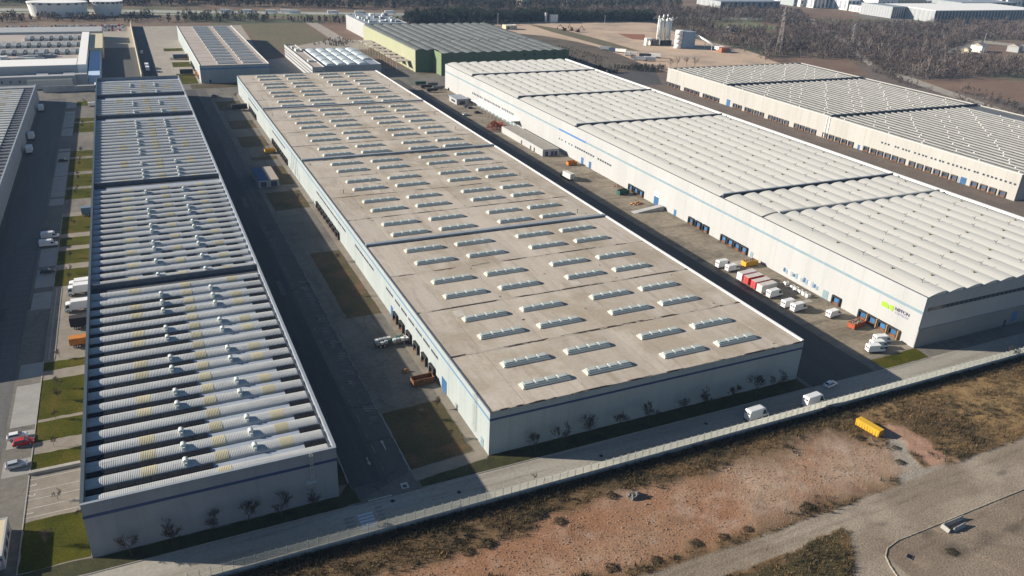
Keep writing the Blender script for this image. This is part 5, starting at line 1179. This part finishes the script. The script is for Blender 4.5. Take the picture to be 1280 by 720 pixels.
woods('far_wood', [(-30,-3),(300,-3),(640,-3),(830,-3),(830,14),(640,13),(440,11),(300,8),(-30,6)], 7.5, 7, 13, M_wood2, 26, .55)
woods('highway_thicket', [(150,20),(300,22),(450,27),(640,28),(640,33),(470,31),(330,27),(150,28)], 6, 4, 8, M_wood2, 24, .4)
woods('factory_thicket', [(-20,20),(40,21),(150,22),(150,26),(-20,29)], 6.5, 4, 7, M_wood, 22, .4)
woods('hedge_row', [(505,26),(560,24),(700,23),(815,24),(815,27),(700,27),(600,29),(520,31)], 3.2, 9, 13, M_ever, 40, .5)
woods('far_wood', [(640,14),(830,12),(1000,16),(1010,30),(985,72),(955,76),(925,62),(880,50),(850,42),(815,26),(640,24)], 6.6, 5, 10, M_wood, 32, .28, excl=[[(880,29),(935,26),(975,33),(965,39),(900,37)],[(958,41),(987,39),(987,49),(958,51)]])
woods('bare_wood', [(1010,30),(1060,33),(1140,31),(1290,29),(1290,52),(1225,48),(1175,64),(1200,72),(1290,78),(1290,97),(1215,97),(1150,102),(1105,90),(1075,72),(1045,48)], 6.0, 5, 10, M_wood, 34, .26)
woods('bare_wood', [(960,50),(1010,34),(1048,56),(1078,80),(1060,75),(960,70)], 5.2, 5, 9, M_wood, 34, .26)
woods('pale_saplings', [(1010,30),(1060,33),(1140,31),(1290,29),(1290,52),(1225,48),(1175,64),(1200,72),(1290,78),(1290,97),(1215,97),(1150,102),(1105,90),(1075,72),(1045,48)], 28, 9, 14, mat('pale_twigs', (.15,.125,.11), (.20,.17,.15), .05, fine=.2), 40, .2, 1.6)
woods('pale_saplings', [(640,14),(830,12),(1000,16),(1010,30),(985,72),(955,76),(925,62),(880,50),(850,42),(815,26)], 30, 8, 14, MATS['pale_twigs'], 40, .2, 1.6, excl=[[(880,29),(935,26),(975,33),(965,39),(900,37)]])
woods('evergreen_shrubs', [(1010,32),(1140,33),(1290,31),(1290,50),(1180,62),(1150,100),(1105,88),(1045,48)], 30, 3, 7, M_ever, 40, .35)
woods('field_hedge', [(1090,90),(1120,92),(1180,108),(1290,142),(1290,180),(1240,150),(1180,120),(1120,104)], 4.5, 3, 7, M_wood, 26, .25, excl=[[(1110,86),(1140,95),(1280,143),(1280,154),(1180,121),(1125,102)]])
woods('yard_hedge', [(690,74),(740,84),(800,84),(830,86),(820,90),(760,92),(715,84)], 3.2, 2, 4.5, M_wood2, 26, .25)
woods('yard_hedge', [(600,48),(660,52),(720,62),(760,74),(740,80),(700,74),(640,62)], 5, 1, 2.6, M_wood, 20, .2)
woods('field_scrub', [(390,56),(420,48),(440,52),(430,58)], 4, 1, 2.5, M_wood, 20, .25)
def conifer(x, y, H, label, group):
    r = thing('conifer', label, 'tree', (x, y, 0), 0, group)
    if 'conifer' not in CACHE:
        b = MB(); rr = random.Random(5)
        for k in range(260):
            z = rr.uniform(.12, 1)**.9; R = (1-z)*.26+.02; a = rr.uniform(0, 6.28); q = R*math.sqrt(rr.random()); s = .05
            c = Vector((q*math.cos(a), q*math.sin(a), z)); b.quad(c+Vector((rr.uniform(-s,s), rr.uniform(-s,s), -.04)), c+Vector((rr.uniform(-s,s), rr.uniform(-s,s), -.05)), c+Vector((rr.uniform(-s,s), rr.uniform(-s,s), .05)))
        CACHE['conifer'] = (b.mesh('crown', M_ever), MB().tube((0,0,0),(0,0,.7),.02,.008,5).mesh('trunk', M_bark))
    link('trunk', CACHE['conifer'][1], r, (0,0,0), 0, (H,H,H)); link('crown', CACHE['conifer'][0], r, (0,0,0), 0, (H,H,H))
for u, v, H in ((593,38,14),(601,38,15),(607,38,12),(586,36,11)): conifer(*G(u, v), H, 'dark conifer behind the grey rippled roof', 'conifers behind the green hall')
for u, v, H in ((838,10,20),(845,10,24),(850,9,18)): conifer(*G(u, v), H, 'tall dark conifer standing in the far wood', 'conifers in the far wood')

# ------------------------------------------------------------------ mixing plant in the dirt yard
px, py = G(826, 56)
pl = thing('mixing_plant', 'white silos and filter tower of the mixing plant in the dirt yard', 'plant', (px, py, 0))
for i in range(4):
    x, y = -4+i*4.7, (i % 2)*3.0
    s_ = MB().tube((x,y,8),(x,y,25),2.3,n=14).tube((x,y,4.5),(x,y,8),.5,2.3,14).tube((x,y,25),(x,y,26.4),2.3,.5,14).obj('silo', M_copw, pl)
    MB().box(x-1.6,x-1.3,y-1.6,y-1.3,0,8).box(x+1.3,x+1.6,y-1.6,y-1.3,0,8).box(x-1.6,x-1.3,y+1.3,y+1.6,0,8).box(x+1.3,x+1.6,y+1.3,y+1.6,0,8).obj('silo_leg', M_galv, s_)
for x0, x1, zt in ((-7.5, -5, 29), (-2, 0, 30), (3, 5.5, 30), (8.5, 12, 27)):
    MB().tube((x0,-2.5,2),(x0,-2.5,zt-2),.75,n=8).tube((x0,-2.5,zt-2),((x0+x1)/2,-1,zt),.75,n=8).tube(((x0+x1)/2,-1,zt),(x1,1,zt-3),.75,n=8).obj('pipe', M_copw, pl)
MB().box(-13,-6,-5,3,0,6).obj('machine_house', M_glaz, pl); MB().box(-3,9,-6,-2.5,0,5).obj('machine_house', M_dgrey, pl)
MB().box(-20,-13,-2,2,5,7).box(-20,-19.5,-2,2,0,5).box(-14,-13.5,-2,2,0,5).obj('feeder', M_copw, pl)
px, py = G(852, 60)
pl = thing('mixing_hall', 'blue-grey block with white tanks at the sloping conveyor', 'plant', (px, py, 0))
MB().box(-2,13,-4,10,0,16).obj('wall', mat('blue_cladding', (.26,.36,.45), fine=.06), pl); MB().box(-2.1,13.1,-4.1,10.1,16,16.3).obj('roof', M_coping, pl)
for z in (0, 4.5, 9, 13.5): MB().tube((-5.2,0,z),(-5.2,0,z+4.2),3.9,n=16).obj('tank', M_copw, pl)
cv = MB(); cv.tube((12,-4,13.5),(27,-26,3.5),1.3,n=6); cv.box(23,31,-30,-24,2.2,5.0).obj('conveyor', M_copw, pl); MB().box(22.5,22.9,-20,-19.6,0,5).box(18.8,19.2,-13,-12.6,0,8.5).obj('conveyor_leg', M_galv, pl)
MB().frustum((24,32,-34,-26), (23,33,-35,-25), .3, 4.6).obj('hopper', M_terra, pl)
rr = random.Random(21)
for i, (u, v) in enumerate(((776,66),(788,70),(799,76),(757,63),(768,65),(806,72),(812,76),(818,72))): trailer('container parked in the loose group on the dirt yard margin', *G(u, v), rr.uniform(-60, -20), [M_copw, M_copw, M_silver, M_greyw, M_dblue, M_glaz, M_white, M_copw][i], 'containers on the dirt yard', L=11)
for i, (u, v) in enumerate(((705,38),(714,38),(722,40))):
    r = thing('excavator', 'orange-brown excavator working on the dirt yard', 'excavator', (*G(u, v), 0), rr.uniform(0, 6), 'excavators on the dirt yard')
    MB().box(-2.2,2.2,-1.6,-.8,0,1).box(-2.2,2.2,.8,1.6,0,1).obj('track', M_dgrey, r); MB().box(-2.4,1.6,-1.4,1.4,1.1,2.6).obj('body', M_rust, r); MB().box(.2,1.6,-1.4,0,2.6,3.6).obj('cab', M_win, r)
    MB().tube((1.4,.5,2),(5,.5,6.5),.35,.3,6).tube((5,.5,6.5),(8.5,.5,3),.3,.25,6).obj('boom', M_rust, r); MB().frustum((8,9.2,0,1),(8.1,9,.1,.9),1.8,3).obj('bucket', M_dgrey, r)
ks = hall('site_office', 'cream site cabin on the pale edge of the dirt yard', *[q for q in (G(632,37)[0], G(632,37)[0]+14)], *[q for q in (G(632,37)[1], G(632,37)[1]+9)], 4.5, M_beige, M_copw)
MB().box(2, 5, -.06, 0, .2, 2.6).obj('door', M_glaz, ks)
ks = hall('site_office', 'white tank block standing on the far side of dirt yard', G(688,28)[0], G(688,28)[0]+10, G(688,28)[1], G(688,28)[1]+8, 9, M_copw, M_beige); MB().tube((-5,3,0),(-5,3,11),1.5,n=10).obj('tank', M_copw, ks)

# ------------------------------------------------------------------ pylons and lamp masts
def pylon(x, y, H, label, rot=0.5):
    r = thing('power_pylon', label, 'pylon', (x, y, 0), rot); b = MB(); w_ = H*.055
    lv = [0, .2, .38, .54, .68, .8, .9, 1.0]; wd = [w_*(1-.86*t) for t in lv]; T = .16
    for i in range(len(lv)-1):
        z0, z1 = lv[i]*H, lv[i+1]*H
        for sx, sy in ((-1,-1),(1,-1),(1,1),(-1,1)): b.tube((sx*wd[i],sy*wd[i],z0),(sx*wd[i+1],sy*wd[i+1],z1),T,n=4)
        for (a, c) in (((-1,-1),(1,-1)),((1,-1),(1,1)),((1,1),(-1,1)),((-1,1),(-1,-1))):
            b.tube((a[0]*wd[i],a[1]*wd[i],z0),(c[0]*wd[i+1],c[1]*wd[i+1],z1),T*.6,n=3); b.tube((c[0]*wd[i],c[1]*wd[i],z0),(a[0]*wd[i+1],a[1]*wd[i+1],z1),T*.6,n=3)
    b.obj('lattice', mat('pylon_grey', (.30,.27,.26), (.36,.30,.28), .1), r)
    for t, L_ in ((.72, 9), (.82, 7.5), (.92, 6)): MB().tube((-L_,0,t*H),(L_,0,t*H),.3,n=4).tube((-L_,0,t*H),(0,0,t*H+2),.2,n=3).tube((L_,0,t*H),(0,0,t*H+2),.2,n=3).obj('crossarm', M_galv, r)
    return r
p1 = G(972, 68); pylon(*p1, 46, 'tall reddish lattice pylon in the wood beyond the cream warehouse'); p2 = G(1064, 56); pylon(*p2, 22, 'small dark lattice pylon beside the wood track')
p3 = (1010, 360); pylon(*p3, 46, 'lattice pylon standing in the bare wood off to the east')
for o_ in (-8, -5.5, 5.5, 8):
    b = MB(); prev = None
    for i in range(25):
        t = i/24; q = Vector((p1[0]+(p3[0]-p1[0])*t+o_*.5, p1[1]+(p3[1]-p1[1])*t+o_*.87, 36-(abs(o_) == 5.5)*-5-36*t*(1-t)))
        if prev is not None: b.tube(prev, q, .055, n=3, caps=False)
        prev = q
    tag(b.obj('power_line', M_pipe), 'thin power cable slung between the lattice pylons', 'cable', 'power cables between the pylons')
for u, v in ((622,36),(755,38),(1228,60)): 
    r = thing('lamp_mast', 'slim tall mast at the margin of yards and fields', 'mast', (*G(u, v), 0), 0, 'slim masts'); MB().tube((0,0,0),(0,0,16),.25,.14,6).obj('pole', M_galv, r); MB().box(-.9,.9,-.3,.3,16,16.3).obj('lamp_head', M_galv, r)
r = thing('lamp_mast', 'slim mast rising behind the white shell-roofed warehouse', 'mast', (*G(757, 108), 0)); MB().tube((0,0,0),(0,0,12),.15,.1,6).obj('pole', M_galv, r); MB().box(-.6,.6,-.2,.2,12,12.25).obj('lamp_head', M_galv, r)

# ------------------------------------------------------------------ far industry, houses, walls
def farhall(u, v, wx, wy, h, wm, rm, label, stripes=0, smat=None):
    x, y = G(u, v); r = thing('industrial_hall', label, 'building', (x, y, 0))
    MB().box(0, wx, 0, wy, 0, h).obj('wall', wm, r); MB().box(-.4, wx+.4, -.4, wy+.4, h, h+.7).obj('roof', rm, r)
    for i in range(stripes):
        a = wx*(i+.25)/stripes; MB().box(a, a+wx/stripes*.5, -.15, 0, .5, h-1).obj('window', smat or M_win, r)
    n2_ = int(stripes*wy/wx)
    for i in range(n2_): a = wy*(i+.25)/max(n2_, 1); MB().box(-.15, 0, a, a+wy/n2_*.5, 1, h-1).obj('window', M_frame, r)
    return r
farhall(1166, 28, 250, 95, 16, M_greyw, M_copw, 'huge white-roofed hall with striped glass front beyond the bare wood', 34, M_win)
farhall(1113, 23, 30, 60, 16, M_greyw, M_coping, 'narrow striped block left of the huge striped hall', 6)
farhall(1058, 13, 26, 40, 15, M_copw, M_copw, 'bright white block at the far edge of brown field', 3)
farhall(1016, 10, 34, 40, 18, M_copw, M_copw, 'white three-storey office block on the far industrial edge', 4)
farhall(1085, 17, 60, 40, 9, M_copw, M_greyw, 'low white hall beside the bright block', 8)
farhall(900, 10, 120, 60, 9, M_greyw, M_coping, 'wide pale-roofed hall in the far wood', 10)
farhall(1250, 8, 200, 90, 16, M_beige, M_copw, 'cream long hall behind the huge striped hall', 10)
farhall(1160, 4, 260, 120, 12, M_copw, M_copw, 'far white hall on the skyline of industry', 10)
farhall(1060, 1, 220, 120, 12, M_greyw, M_copw, 'far grey hall behind the white office blocks', 10)
farhall(1200, 12, 150, 60, 11, M_wallB, M_coping, 'blue-grey hall between the striped hall and cream hall', 10)
rr9 = random.Random(31)
for i in range(34):
    u, v = rr9.uniform(985, 1290), rr9.uniform(-6, 9)
    x, y = G(u, v); r = thing('industrial_hall', 'pale low hall in the dense far industrial cluster', 'building', (x, y, 0), rr9.uniform(-.2, .2), 'halls of the far industrial cluster'); a, c, h = rr9.uniform(25, 110), rr9.uniform(20, 60), rr9.uniform(6, 15)
    MB().box(0, a, 0, c, 0, h).obj('wall', rr9.choice((M_copw, M_greyw, M_wallB, M_beige)), r); MB().box(-.4, a+.4, -.4, c+.4, h, h+.6).obj('roof', rr9.choice((M_copw, M_coping, M_greyw, M_roofF)), r)
    for q in range(int(a/9)): MB().box(q*9+2, q*9+6, -.15, 0, h*.35, h*.7).obj('window', M_win, r)
def house(u, v, w_, d_, h, label, wm=M_beige):
    x, y = G(u, v); r = thing('house', label, 'house', (x, y, 0), .3); MB().box(0, w_, 0, d_, 0, h).obj('wall', wm, r)
    MB().prism([(-.4,h),(d_+.4,h),(d_/2,h+d_*.22)], -.4, w_+.4, 'x').obj('roof', M_roofF, r)
    for i in range(3): MB().box(w_*(.15+.3*i), w_*(.15+.3*i)+1.2, -.06, 0, h*.4, h*.4+1.4).obj('window', M_win, r)
house(1226, 66, 16, 12, 7, 'cream farmhouse in the clearing beyond the field', M_copw); house(1210, 68, 8, 7, 5, 'small cream outbuilding by the farmhouse'); house(1272, 66, 14, 12, 6, 'grey farm shed at the edge of brown clearing', M_greyw)
house(652, 9, 14, 12, 10, 'tall cream house at the edge of dark wood'); house(712, 8, 18, 14, 6, 'white roofed house in the trees beyond dirt yard', M_copw); house(914, 40, 14, 10, 4, 'blue-grey barn by the meadow', M_wallB)
# wall lining the shaded lane beside the factory
x0 = G(170, 92)[0]
r = thing('lane_wall', 'long beige wall lining the shaded lane beside the factory', 'wall', (6.2, 618, 0))
for i in range(29): MB().box(0, .5, i*10, i*10+9.9, 0, 4.6).obj('panel', M_beige, r)
r = thing('yard_wall', 'low pale wall closing the parking street toward the factory', 'wall', (-53, 590, 0))
for i in range(3): MB().box(i*10, i*10+9.9, 0, .4, 0, 4).obj('panel', M_conc, r)
MB().box(30, 32, 0, 8, 3.4, 3.8).box(20, 30, -1, 0, 3.4, 3.8).obj('canopy', M_copw, r)
# cars in the far car park and lorries on the highway
cm = [M_white, M_silver, M_bcar, M_dblue, M_red]
carb = MB().box(-2.1,2.1,-.85,.85,.3,.9).frustum((-1.7,1.1,-.8,.8), (-1.2,.5,-.65,.65), .9, 1.45)
cms = [carb.mesh('parked_car', m) for m in cm]
for i in range(170):
    row = i % 5; x = -100 + (i//5)*3.1; y = 872 + row*9 + (0 if x < -60 else 4)
    if rr.random() < .2 or x > 2: continue
    tag(link('parked_car', cms[rr.choice((0,0,1,1,2,2,3,4))], None, (x, y, .02), math.pi/2), 'small car parked in the crowded factory car park', 'car', 'cars in the factory car park')
for x in (-10, 110, 134, 160, 178, 186, 230, 262, 300, 340, 420):
    tag(MB().box(-6,5,-1.3,1.3,1,4).box(5.2,7.2,-1.2,1.2,.6,3.4).box(-5,-3,-1.25,1.25,0,1).box(5,6,-1.2,1.2,0,.6).obj('lorry', M_copw, None, (x, hw(x)+rr.choice((0, 8)), .06), math.atan(-.162)), 'white lorry on the distant highway', 'truck', 'lorries on the highway')
# small marker posts by the fence
for u, v, m in ((682,601,M_yellow),(739,585,M_yellow),(362,691,M_rustred),(388,685,M_red)):
    r = thing('marker_post', 'little coloured marker post at the road edge inside fence', 'post', (*G(u, v+4), .02), 0, 'marker posts'); MB().tube((0,0,0),(0,0,.8),.15,.1,7).obj('post', m, r); MB().box(-.22,.22,-.22,.22,0,.08).obj('base', M_dgrey, r)

# ------------------------------------------------------------------ haze
hm = bpy.data.materials.new('haze'); hm.use_nodes = True; n = hm.node_tree.nodes; n.remove(n['Principled BSDF'])
pv = n.new('ShaderNodeVolumePrincipled'); pv.inputs['Color'].default_value = (.45,.66,1,1); pv.inputs['Density'].default_value = .00007; pv.inputs['Anisotropy'].default_value = 0.0
hm.node_tree.links.new(pv.outputs[0], n['Material Output'].inputs['Volume'])
HAZE = True
if HAZE: tag(MB().box(-3600, 4600, -900, 5600, -1.2, 121).obj('haze', hm), kind='stuff')
